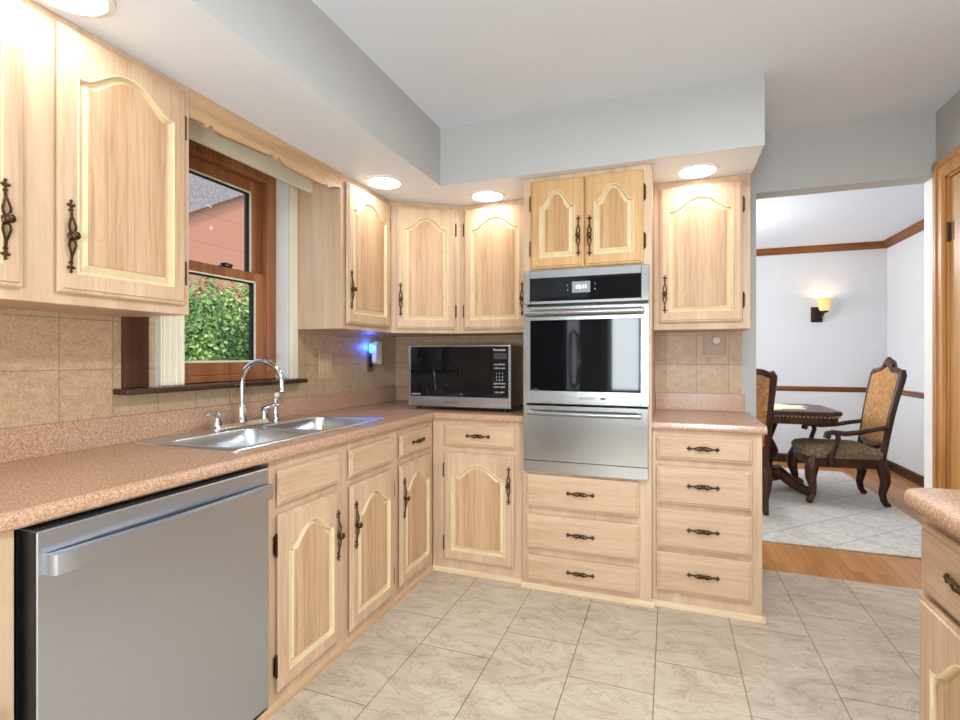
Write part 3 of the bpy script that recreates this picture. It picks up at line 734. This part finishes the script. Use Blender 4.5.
# ------------------------------------------------------------------ wall oven, warming drawer
FY = 2.622
ov = thing('wall_oven', 'stainless wall oven with black glass door and lit display panel', 'oven', (0, FY, 0))
obj('oven_body', B(OX0 + 0.022, OX1 - 0.022, 0.031, 0.60, 0.985, 1.682), BLACK, ov)
a0, a1 = -0.722, -0.091
bm = BM()
def frame(bm, x0, x1, z0, z1, gx0, gx1, gz0, gz1, y0=0.0, y1=0.029, mi=0):
    box(bm, x0, gx0, y0, y1, z0, z1, 0.0015, 1); box(bm, gx1, x1, y0, y1, z0, z1, 0.0015, 1)
    box(bm, gx0, gx1, y0, y1, z0, gz0, 0.0015, 1); box(bm, gx0, gx1, y0, y1, gz1, z1, 0.0015, 1)
frame(bm, a0, a1, 1.512, 1.688, -0.692, -0.128, 1.527, 1.648)
cp = obj('control_panel', bm, STEELV, ov)
obj('control_glass', B(-0.692, -0.128, 0.002, 0.028, 1.527, 1.648), BGLASS, cp)
obj('display', B(-0.468, -0.376, 0.0005, 0.0025, 1.565, 1.622), DISPLAY, cp)
text('clock_digits', '10:41', 0.028, DISPTXT, cp, (-0.422, 0.0001, 1.594))
for i, (x, z) in enumerate(((-0.492, 1.572), (-0.492, 1.597), (-0.351, 1.572), (-0.351, 1.597))): text('button_mark', '<v>^'[i], 0.014, TEXTW, cp, (x, 0.0016, z + 0.008))
bm = BM(); frame(bm, a0, a1, 0.990, 1.498, -0.690, -0.130, 1.057, 1.426)
od = obj('oven_door', bm, STEEL, ov)
obj('door_glass', B(-0.690, -0.130, 0.002, 0.028, 1.057, 1.426), BGLASS, od)
def bar(z, r, parent, x0, x1, out):
    bm = BM(); n = 16; pts = []
    for k in range(n + 1):
        u = k / n; pts.append((x0 + (x1 - x0) * u, -out - 0.008 * sin(pi * u), z))
    tube(bm, pts, [r] * (n + 1), 14, flat=(Vector((0, 0, 1)), 1.15))
    for x in (x0 + 0.012, x1 - 0.012): box(bm, x - 0.011, x + 0.011, -out, 0.0, z - r, z + r, 0.003, 1)
    obj('handle', bm, STEELV, parent, smooth=True)
bar(1.462, 0.0145, od, -0.706, -0.118, 0.038)
text('maker_mark', 'FRIGIDAIRE', 0.017, TEXTG, od, (-0.39, -0.0002, 1.022)); obj('badge', B(-0.325, -0.300, -0.0006, 0.0, 1.018, 1.027), TEXTG, od)
wd = thing('warming_drawer', 'stainless warming drawer directly beneath the wall oven door', 'warming drawer', (0, FY, 0))
obj('drawer_body', B(OX0 + 0.022, OX1 - 0.022, 0.031, 0.58, 0.632, 0.976), BLACK, wd)
bm = BM(); box(bm, a0 - 0.004, a1 - 0.004, 0.0, 0.029, 0.690, 0.979, 0.0015, 1); box(bm, a0 - 0.004, a1 - 0.004, 0.003, 0.029, 0.628, 0.688, 0.0015, 1)
df = obj('drawer_front', bm, STEEL, wd)
bar(0.943, 0.012, df, -0.700, -0.128, 0.03)
# ------------------------------------------------------------------ microwave
mw = thing('microwave', 'stainless and black countertop microwave in the worktop corner', 'microwave', (-1.503, 2.780, ZT))
MW = 0.659
bm = BM(); box(bm, 0.004, MW - 0.004, 0.022, 0.46, 0.026, 0.385, 0.004, 2); mb = obj('case', bm, STEEL, mw)
bm = BM(); frame(bm, 0, MW, 0.023, 0.388, 0.016, MW - 0.016, 0.083, 0.380, 0.0, 0.021); obj('front_frame', bm, STEELV, mw)
obj('door_glass', B(0.016, 0.536, 0.001, 0.02, 0.083, 0.380, bev=0.001, seg=1), BGLASS, mw)
pn = obj('control_panel', B(0.538, MW - 0.016, 0.001, 0.02, 0.083, 0.380, bev=0.001, seg=1), BGLASS, mw)
obj('display', B(0.556, 0.634, 0.0, 0.0012, 0.308, 0.343), plain('dim_display', rgb(52, 56, 60), 0.3), pn)
text('maker_mark', 'Panasonic', 0.019, TEXTW, pn, (0.590, 0.0004, 0.361))
for r_, z in enumerate((0.272, 0.250, 0.218, 0.199, 0.180, 0.161, 0.142, 0.112)):
    row = ('1 2 3', '4 5 6', '7 8 9', '0 min', 'power', 'timer', 'clock', 'start')[r_]
    text('key_print', {0: 'pop defrost', 1: 'reheat cook', 2: '1   2   3', 3: '4   5   6', 4: '7   8   9', 5: 'clock 0 timer', 6: 'power quick', 7: 'stop  start'}[r_], 0.0135, TEXTW, pn, (0.590, 0.0004, z + 0.006))
text('maker_mark', 'Panasonic', 0.023, TEXTG, mw, (0.29, -0.0004, 0.053)); text('corner_print', 'INVERTER', 0.013, TEXTW, mw, (0.055, 0.0006, 0.095))
bm = BM(); box(bm, 0.540, 0.640, -0.0008, 0.0, 0.033, 0.073, 0.0, 1); obj('door_button', bm, STEEL, mw)
for x, y in ((0.05, 0.05), (MW - 0.05, 0.05), (0.05, 0.42), (MW - 0.05, 0.42)):
    bm = BM(); lathe(bm, [(0.014, 0.0), (0.016, 0.026)], (x, y, 0), n=12); obj('foot', bm, BLACK, mw)

# ------------------------------------------------------------------ recessed lights in the soffit
def downlight(x, y, label):
    t = thing('recessed_light', label, 'ceiling light', (x, y, ZS), 0, 'recessed lights in the soffit')
    bm = BM(); lathe(bm, [(0.094, 0.0), (0.106, 0.0), (0.104, -0.005), (0.095, -0.008)], n=36)
    R = obj('trim_ring', bm, WHITE, t, smooth=True)
    bm = BM(); lathe(bm, [(0.001, -0.002), (0.094, -0.001), (0.088, -0.009), (0.05, -0.014), (0.001, -0.016)], n=36); obj('lens', bm, LIGHTON, t, smooth=True)
    lamp('AREA', 'recessed_lamp', (x, y, ZS - 0.02), 0.7, (0.93, 0.97, 1), shape='DISK', size=0.17)
downlight(-1.463, 2.43, 'lit round recessed light over the narrow cabinet right of the window')
downlight(-1.01, 2.85, 'lit round recessed light over the cabinet left of the oven')
downlight(0.135, 2.84, 'lit round recessed light over the cabinet right of the oven')
downlight(-1.475, 0.87, 'lit round recessed light over the cabinet left of the window, cut by photo edge')

# ------------------------------------------------------------------ outlets
def outlet(loc, rotz, label, mat, wd_=0.06):
    t = thing('wall_outlet', label, 'outlet', loc, rotz)
    bm = BM(); box(bm, -wd_, wd_, -0.006, 0, -0.072, 0.072, 0.003, 2); obj('cover_plate', bm, mat, t)
    return t
t = outlet((XL + 0.0062, 2.50, 1.182), D90, 'tan double rocker switch plate on the tiles right of the window', ALMOND)
for dx in (-0.026, 0.026):
    bm = BM(); box(bm, dx - 0.016, dx + 0.016, -0.010, -0.006, -0.033, 0.033, 0.002, 1); obj('rocker', bm, ALMOND, t)
t = outlet((XL + 0.0062, 2.975, 1.205), D90, 'brown outlet plate behind the plug-in night light', plain('brown_plate', rgb(120, 92, 70), 0.4), 0.036)
for dz in (-0.03,):
    bm = BM(); box(bm, -0.018, 0.018, -0.009, -0.006, dz - 0.014, dz + 0.014, 0.004, 2); obj('receptacle', bm, IRON, t)
t = outlet((0.255, YB - 0.0062, 1.322), 0, 'tan outlet plate with a round knob on the tiles right of the oven', plain('stone_plate', rgb(176, 146, 116), 0.4))
bm = BM(); lathe(bm, [(0.026, -0.006), (0.026, -0.016), (0.020, -0.024), (0.008, -0.026)], (0.008, 0, 0.01), 'y', 18); obj('knob', bm, BONE, t, smooth=True)
nl = thing('night_light', 'white plug-in night light glowing blue on the corner tiles', 'night light', (XL + 0.013, 2.985, 1.262), D90)
bm = BM(); prism(bm, [(-0.034, -0.06), (-0.034, 0.05), (-0.012, 0.075), (0.034, 0.075), (0.034, -0.075), (-0.02, -0.075)], 1, -0.062, -0.028)
obj('housing', bm, BONE, nl)
bm = BM(); box(bm, -0.03, 0.03, -0.026, 0.0, -0.06, -0.02, 0.003, 1); obj('plug', bm, BLACK, nl)
bm = BM(); box(bm, -0.036, 0.02, -0.027, -0.006, 0.0, 0.062, 0.004, 1); obj('glow_lens', bm, BLUE, nl)
lamp('POINT', 'night_glow', (XL + 0.035, 2.925, 1.30), 0.6, (0.02, 0.10, 1.0), shadow_soft_size=0.02)

# ------------------------------------------------------------------ door in the right wall
dr_ = obj('door_1', B(XR + 0.010, XR + 0.050, DY0 + 0.02, DY1 - 0.02, 0.008, DZ1 - 0.02, bev=0.002, seg=1), HONEY); dr_['kind'] = 'structure'
bm = BM(); box(bm, XR - 0.001, XR + 0.13, DY1 - 0.018, DY1, 0, DZ1); box(bm, XR - 0.001, XR + 0.13, DY0, DY0 + 0.018, 0, DZ1); box(bm, XR - 0.001, XR + 0.13, DY0, DY1, DZ1 - 0.018, DZ1)
obj('door_frame', bm, HONEY, dr_)
bm = BM()
def cas(y0, y1, z0, z1):
    box(bm, XR - 0.014, XR, y0, y1, z0, z1, 0.003, 1)
cas(DY1 - 0.008, DY1 + 0.088, 0, DZ1 + 0.09); cas(DY0 - 0.09, DY0 + 0.008, 0, DZ1 + 0.09); cas(DY0 + 0.008, DY1 - 0.008, DZ1 - 0.008, DZ1 + 0.09)
box(bm, XR - 0.022, XR - 0.01, DY1 + 0.055, DY1 + 0.088, 0, DZ1 + 0.09, 0.004, 2); box(bm, XR - 0.019, XR - 0.01, DY1 - 0.002, DY1 + 0.016, 0, DZ1 + 0.01, 0.004, 2)
box(bm, XR - 0.022, XR - 0.01, DY0, DY1 + 0.06, DZ1 + 0.055, DZ1 + 0.09, 0.004, 2)
obj('door_casing', bm, HONEY, dr_)
for z in (0.25, 1.86):
    bm = BM(); tube(bm, [(XR + 0.004, DY1 - 0.014, z - 0.05), (XR + 0.004, DY1 - 0.014, z + 0.05)], 0.008, 10); box(bm, XR + 0.007, XR + 0.0099, DY1 - 0.055, DY1 - 0.018, z - 0.045, z + 0.045, 0.001, 1); obj('hinge', bm, BRASS, dr_)

# ------------------------------------------------------------------ dining room
bm = BM(); box(bm, -0.9, 1.735, 3.85, 6.42, 0.0, 0.012, 0.004, 1)
tag(obj('area_rug', bm, RUG), 'large cream area rug with a faint diamond pattern under the dining table', 'rug')
TZ = 0.012
tb = thing('dining_table', 'dark carved dining table with a beaded edge, on the cream rug', 'table', (0.45, 5.38, TZ))
hx, hy = 0.92, 0.40
def oct_(i, c=0.10): return [(hx - i, -hy + c), (hx - i, hy - c), (hx - c, hy - i), (-hx + c, hy - i), (-hx + i, hy - c), (-hx + i, -hy + c), (-hx + c, -hy + i), (hx - c, -hy + i)]
bm = BM(); loft(bm, [[(x, y, z) for x, y in oct_(i)] for i, z in ((0.02, 0.722), (0.0, 0.728), (0.0, 0.752), (0.010, 0.760), (0.03, 0.762))]); top = obj('tabletop', bm, DARKW, tb)
bm = BM(); loft(bm, [[(x, y, z) for x, y in oct_(0.03)] for z in (0.648, 0.722)]); obj('apron', bm, DARKW, tb)
bm = BM(); O = oct_(0.016)
for i in range(8):
    p, q2 = O[i], O[(i + 1) % 8]; L_ = math.hypot(q2[0] - p[0], q2[1] - p[1]); n = max(3, int(L_ / 0.03))
    if p[1] > 0.3 and q2[1] > 0.3: continue
    for k in range(n):
        u = (k + .5) / n; ball(bm, (p[0] + (q2[0] - p[0]) * u, p[1] + (q2[1] - p[1]) * u, 0.716), 0.011, 6)
obj('bead_trim', bm, plain('worn_gilt_bead', rgb(186, 160, 122), 0.4, 0.3), tb, smooth=True)
for px in (0.40, -0.45):
    bm = BM(); lathe(bm, [(0.10, 0.09), (0.13, 0.11), (0.11, 0.15), (0.06, 0.19), (0.05, 0.24), (0.085, 0.30), (0.10, 0.36), (0.075, 0.43), (0.05, 0.47), (0.07, 0.53), (0.10, 0.62), (0.11, 0.648)], (px, 0, 0), n=20)
    pe = obj('pedestal', bm, DARKW, tb, smooth=True)
    for a in (35, 145, 215, 325):
        bm = BM(); c_, s_ = cos(radians(a)), sin(radians(a))
        tube(bm, [(px + c_ * d, s_ * d, z) for d, z in ((0.05, 0.16), (0.12, 0.17), (0.2, 0.11), (0.29, 0.06), (0.36, 0.045), (0.40, 0.035))], [0.05, 0.052, 0.045, 0.04, 0.042, 0.032], 10)
        for k in range(4): ball(bm, (px + c_ * (0.2 + k * 0.05), s_ * (0.2 + k * 0.05), 0.13 - k * 0.02), 0.03, 8, (1, 1, 0.7))
        obj('foot', bm, DARKW, pe, smooth=True)
bm = BM(); rnd = random.Random(3)
P = []
for k in range(48):
    a = 2 * pi * k / 48; rr_ = 1 + 0.09 * math.sin(9 * a) + rnd.uniform(-0.03, 0.03); P.append((0.50 * cos(a) * rr_, 0.33 * sin(a) * rr_))
loft(bm, [[(x * s, y * s, z + 0.004 * (1 + sin(i * 1.7)) * (1 if s < .95 else 0)) for i, (x, y) in enumerate(P)] for s, z in ((1.0, 0.0), (1.0, 0.004), (0.86, 0.010), (0.7, 0.003), (0.5, 0.009), (0.2, 0.006))])
tag(obj('table_runner', bm, LACE, loc=(0.66, 5.36, TZ + 0.7625), smooth=True), 'crumpled ivory lace cloth lying on the dark dining table', 'tablecloth')

def chair(label, loc, rotz, arms):
    """front faces local -y"""
    t = thing('dining_chair', label, 'chair', loc, rotz)
    hwf, hwb, yf, yb = 0.262, 0.235, -0.27, 0.25
    # seat rail + cushion
    bm = BM()
    def sq(i, z, bow=0.03):
        P = []
        for k in range(9):
            u = k / 8; P.append((-hwf + i + (2 * hwf - 2 * i) * u, yf + i - bow * sin(pi * u), z))
        for k in range(1, 5): P.append((hwf - i + (hwb - hwf) * k / 4, yf + i + (yb - yf - 2 * i) * k / 4, z))
        P.append((-hwb + i, yb - i, z))
        for k in range(1, 4): P.append((-hwb + i + (hwb - hwf) * k / 4, yb - i - (yb - yf - 2 * i) * k / 4, z))
        return P
    loft(bm, [sq(0.02, 0.305), sq(0.005, 0.32), sq(0.0, 0.375), sq(0.008, 0.382)]); obj('seat_rail', bm, DARKW, t, smooth=True)
    bm = BM(); loft(bm, [sq(0.008, 0.382), sq(-0.004, 0.405), sq(-0.004, 0.435), sq(0.02, 0.466), sq(0.08, 0.484), sq(0.15, 0.490)]); obj('seat', bm, SEATFAB, t, smooth=True)
    for sg in (-1, 1):
        x = sg * (hwf - 0.025)
        bm = BM(); tube(bm, [(x, yf + 0.03, 0.375), (x + sg * 0.018, yf + 0.005, 0.30), (x + sg * 0.015, yf + 0.0, 0.22), (x, yf + 0.02, 0.13), (x - sg * 0.006, yf + 0.022, 0.07), (x + sg * 0.004, yf - 0.005, 0.03), (x + sg * 0.006, yf - 0.02, 0.014)], [0.044, 0.052, 0.042, 0.028, 0.023, 0.029, 0.015], 12)
        ball(bm, (x + sg * 0.004, yf - 0.004, 0.022), 0.027, 10, (1, 1.15, 0.8)); obj('leg', bm, DARKW, t, smooth=True)
        x = sg * (hwb - 0.02)
        bm = BM(); tube(bm, [(x, yb - 0.01, 0.36), (x + sg * 0.006, yb + 0.012, 0.27), (x + sg * 0.004, yb + 0.02, 0.2), (x, yb + 0.0, 0.11), (x, yb + 0.012, 0.05), (x, yb + 0.035, 0.012)], [0.042, 0.044, 0.036, 0.027, 0.025, 0.022], 12)
        ball(bm, (x, yb + 0.036, 0.02), 0.023, 10, (1, 1.2, 0.85)); obj('leg', bm, DARKW, t, smooth=True)
    # back: plane leaning backwards; u across, h up
    lean = lambda h: yb - 0.005 + (h - 0.36) * 0.16 + max(0, h - 0.8) * 0.06
    def bp(u, h, off=0.0): return (u, lean(h) + off, h)
    hb = lambda h: 0.212 + (h - 0.36) * 0.055
    for sg in (-1, 1):
        bm = BM(); hs = [0.34, 0.45, 0.6, 0.75, 0.9, 1.02, 1.075]
        tube(bm, [bp(sg * hb(h), h) for h in hs] + [bp(sg * (hb(1.09) - 0.018), 1.112)], [0.03, 0.026, 0.024, 0.024, 0.025, 0.028, 0.028, 0.02], 10); obj('back_post', bm, DARKW, t, smooth=True)
    bm = BM(); crest = []
    for k in range(21):
        u = -1 + 2 * k / 20; a = abs(u); h = 1.085 + 0.035 * (1 - a) + 0.045 * math.exp(-(u / 0.36) ** 2) + 0.010 * cos(a * 3 * pi)
        crest.append(bp(u * hb(1.08), h))
    tube(bm, crest, [0.024 + 0.012 * math.exp(-((k - 10) / 4) ** 2) for k in range(21)], 10)
    top_ = crest[10]
    for dx, dz, r_ in ((0, 0.022, 0.030), (-0.035, 0.008, 0.024), (0.035, 0.008, 0.024), (-0.07, -0.01, 0.02), (0.07, -0.01, 0.02), (0, -0.012, 0.03)): ball(bm, (top_[0] + dx, top_[1] - 0.012, top_[2] + dz), r_, 8, (1.1, 0.8, 0.9))
    obj('crest_rail', bm, DARKW, t, smooth=True)
    bm = BM(); low = []
    for k in range(13):
        u = -1 + 2 * k / 12; h = 0.505 - 0.05 * math.exp(-(u / 0.4) ** 2) + 0.012 * cos(u * 2 * pi); low.append(bp(u * hb(0.48), h))
    tube(bm, low, [0.02 + 0.012 * math.exp(-((k - 6) / 3) ** 2) for k in range(13)], 10); obj('lower_rail', bm, DARKW, t, smooth=True)
    rings = []
    for off, i in ((0.012, 0.02), (0.018, 0.012), (-0.010, 0.012), (-0.024, 0.03), (-0.030, 0.07)):
        ring = []
        for k in range(13):
            u = -1 + 2 * k / 12; h = 0.505 - 0.04 * math.exp(-(u / 0.4) ** 2) + i; ring.append(bp(u * (hb(0.48) - i), h, off))
        for k in range(1, 8): h = 0.475 + i + (1.07 - 0.475 - 2 * i) * k / 8; ring.append(bp(hb(h) - i, h, off))
        for k in range(13):
            u = 1 - 2 * k / 12; a = abs(u); h = 1.094 + 0.03 * (1 - a) + 0.035 * math.exp(-(u / 0.36) ** 2) - i; ring.append(bp(u * (hb(1.08) - i), h, off))
        for k in range(1, 8): h = 1.07 - i - (1.07 - 0.475 - 2 * i) * k / 8; ring.append(bp(-hb(h) + i, h, off))
        rings.append(ring)
    bm = BM(); loft(bm, rings); obj('back_cushion', bm, TAPESTRY, t, smooth=True)
    if arms:
        for sg in (-1, 1):
            bm = BM(); xx = sg * (hwb + 0.012); xf = sg * (hwf + 0.02)
            tube(bm, [bp(sg * hb(0.67), 0.653), (xx, yb - 0.06, 0.633), (xx + sg * .012, yb - 0.17, 0.607), (xf, yb - 0.28, 0.594), (xf, yb - 0.37, 0.602), (xf, yb - 0.415, 0.592), (xf, yb - 0.425, 0.568), (xf, yb - 0.40, 0.558), (xf, yb - 0.385, 0.572)],
                 [0.018, 0.019, 0.021, 0.022, 0.022, 0.02, 0.018, 0.015, 0.01], 10)
            tube(bm, [(xf, yb - 0.345, 0.598), (xf, yb - 0.33, 0.56), (xf, yb - 0.36, 0.46), (xf - sg * 0.01, yb - 0.385, 0.40), (xf - sg * 0.02, yb - 0.37, 0.33)], [0.02, 0.019, 0.02, 0.024, 0.024], 10)
            obj('armrest', bm, DARKW, t, smooth=True)
    return t
chair('carved dark wood armchair with gold tapestry back at the end of the table', (1.362, 5.22, TZ), -D90 + radians(4), True)
chair('carved dark wood side chair seen from behind, half hidden by the opening', (0.485, 4.73, TZ), pi, False)
# wall sconce
sc = thing('wall_sconce', 'small bronze wall sconce with amber glass shade on the far dining wall', 'wall lamp', (1.60, DYF, 1.72))
bm = BM(); box(bm, -0.06, 0.055, -0.02, 0, -0.085, 0.09, 0.004, 1); box(bm, -0.045, 0.04, -0.028, -0.018, -0.07, 0.075, 0.004, 1)
obj('backplate', bm, IRON, sc)
bm = BM(); tube(bm, [(0, -0.02, -0.02), (0.02, -0.07, -0.03), (0.04, -0.11, -0.005), (0.045, -0.115, 0.03)], 0.009, 8); lathe(bm, [(0.01, 0.0), (0.04, 0.012), (0.045, 0.025)], (0.045, -0.115, 0.01), n=16); obj('arm', bm, IRON, sc, smooth=True)
bm = BM(); lathe(bm, [(0.035, 0.035), (0.05, 0.06), (0.056, 0.10), (0.058, 0.14), (0.072, 0.165), (0.088, 0.175), (0.084, 0.177), (0.05, 0.14), (0.03, 0.05)], (0.045, -0.115, 0), n=24); obj('lamp_shade', bm, SHADE, sc, smooth=True)
lamp('POINT', 'sconce_bulb', (1.645, DYF - 0.115, 1.86), 0.7, (1, 0.8, 0.55), shadow_soft_size=0.03)

# ------------------------------------------------------------------ behind the photographer (seen in the oven and microwave glass)
rf = thing('refrigerator', 'dark stainless refrigerator behind the photographer, mirrored in the oven glass', 'refrigerator', (-1.15, -1.30, 0), D90)
obj('case', B(-0.45, 0.45, 0.05, 0.72, 0.02, 1.76, bev=0.004, seg=1), BLACK, rf)
FRS = steel('dark_stainless', rgb(120, 120, 122), 0.3, (3, 3, 500))
for x0, x1, z0, z1, hx_ in ((-0.45, -0.004, 0.66, 1.76, -0.05), (0.004, 0.45, 0.66, 1.76, 0.05)):
    d = obj('door', B(x0, x1, 0, 0.048, z0, z1, bev=0.006, seg=2), FRS, rf)
    bm = BM(); tube(bm, [(hx_, -0.0, z0 + 0.18), (hx_, -0.05, z0 + 0.24), (hx_, -0.065, z0 + 0.55), (hx_, -0.05, z1 - 0.24), (hx_, 0.0, z1 - 0.18)], 0.014, 10); obj('handle', bm, STEELV, d, smooth=True)
d = obj('freezer_drawer', B(-0.45, 0.45, 0, 0.048, 0.05, 0.65, bev=0.006, seg=2), FRS, rf)
bm = BM(); tube(bm, [(-0.36, 0, 0.58), (-0.34, -0.055, 0.58), (0.34, -0.055, 0.58), (0.36, 0, 0.58)], 0.014, 10); obj('handle', bm, STEELV, d, smooth=True)
pdr = obj('door_2', B(PX0, PX0 + 0.07, YN - 0.1, YN - 0.05, 0.0, PZ1, bev=0.002, seg=1), WHITE); pdr['kind'] = 'structure'
bm = BM(); box(bm, PX1 - 0.07, PX1, YN - 0.1, YN - 0.05, 0, PZ1); box(bm, PX0 + 0.07, PX1 - 0.07, YN - 0.1, YN - 0.05, PZ1 - 0.07, PZ1); box(bm, PX0 + 0.07, PX1 - 0.07, YN - 0.1, YN - 0.05, 0, 0.62); box(bm, PX0 + 0.07, PX1 - 0.07, YN - 0.1, YN - 0.05, 1.52, 1.56)
obj('door_rails', bm, WHITE, pdr)
obj('door_pane', B(PX0 + 0.07, PX1 - 0.07, YN - 0.08, YN - 0.075, 0.62, PZ1 - 0.07), GLASS, pdr)

# ------------------------------------------------------------------ outdoors, seen through the window over the sink
struct('ground', B(-40, 30, -40, 40, -0.9, -0.7), LAWN)
hs = thing('neighbour_house', 'salmon-sided neighbouring house with grey shingled eave seen through the window', 'house', (-9.2, 8.6, -0.7))
rk = lambda y: 4.2 + 0.56 * (y - 7.685)                       # rake line of the gable, world y -> z
yr, ye = 13.0, 4.0
gp = [(ye, 0), (2 * yr - ye, 0), (2 * yr - ye, rk(ye) + 0.7), (yr, rk(yr) + 0.7), (ye, rk(ye) + 0.7)]
bm = BM(); prism(bm, [(y - 8.6, z) for y, z in gp], 0, -8.0, 0.0); obj('wall', bm, SIDING, hs)
bm = BM(); hh_ = 0.95
rp = [(ye - 0.6, rk(ye - 0.6) + 0.7), (yr, rk(yr) + 0.7), (2 * yr - ye + 0.6, rk(ye - 0.6) + 0.7), (2 * yr - ye + 0.6, rk(ye - 0.6) + 0.7 + hh_), (yr, rk(yr) + 0.7 + hh_), (ye - 0.6, rk(ye - 0.6) + 0.7 + hh_)]
prism(bm, [(y - 8.6, z) for y, z in rp], 0, -8.3, 0.12); obj('roof', bm, SHINGLE, hs)
def shrub(label, loc, hh, rad, n, seed):
    t = thing('leafy_tree', label, 'tree', loc)
    rn = random.Random(seed); bm = BM()
    for k in range(5):
        a = k * 1.3; tube(bm, [(0, 0, 0), (0.15 * cos(a), 0.15 * sin(a), hh * 0.35), (rad * 0.5 * cos(a), rad * 0.5 * sin(a), hh * 0.75)], [0.05, 0.035, 0.015], 6)
    obj('trunk', bm, BARK, t)
    bm = BM()
    blobs = [(rn.uniform(-1, 1) * rad * 0.7, rn.uniform(-1, 1) * rad * 0.7, rn.uniform(0.35, 0.86) * hh, rn.uniform(0.2, 0.34) * rad) for _ in range(60)]
    for _ in range(n):
        bx, by, bz, br_ = rn.choice(blobs)
        th, ph = rn.uniform(0, 2 * pi), math.acos(rn.uniform(-1, 1)); r_ = br_ * rn.uniform(0.8, 1.05)
        c = Vector((bx + r_ * sin(ph) * cos(th), by + r_ * sin(ph) * sin(th), bz + r_ * cos(ph)))
        nrm = Vector((sin(ph) * cos(th) + rn.uniform(-.6, .6), sin(ph) * sin(th) + rn.uniform(-.6, .6), cos(ph) + rn.uniform(-.4, .8))).normalized()
        u = nrm.orthogonal().normalized(); v = nrm.cross(u); a = rn.uniform(0, 2 * pi); u, v = u * cos(a) + v * sin(a), v * cos(a) - u * sin(a)
        l_ = rn.uniform(0.024, 0.044); w_ = l_ * 0.55
        vs = [bm.verts.new(c + u * l_), bm.verts.new(c + v * w_ + nrm * 0.01), bm.verts.new(c - u * l_), bm.verts.new(c - v * w_ + nrm * 0.01)]
        bm.faces.new(vs)
    obj('foliage', bm, LEAF, t)
shrub('bright green leafy tree just outside the window over the sink', (-6.6, 6.0, -0.7), 2.92, 1.75, 52000, 4)
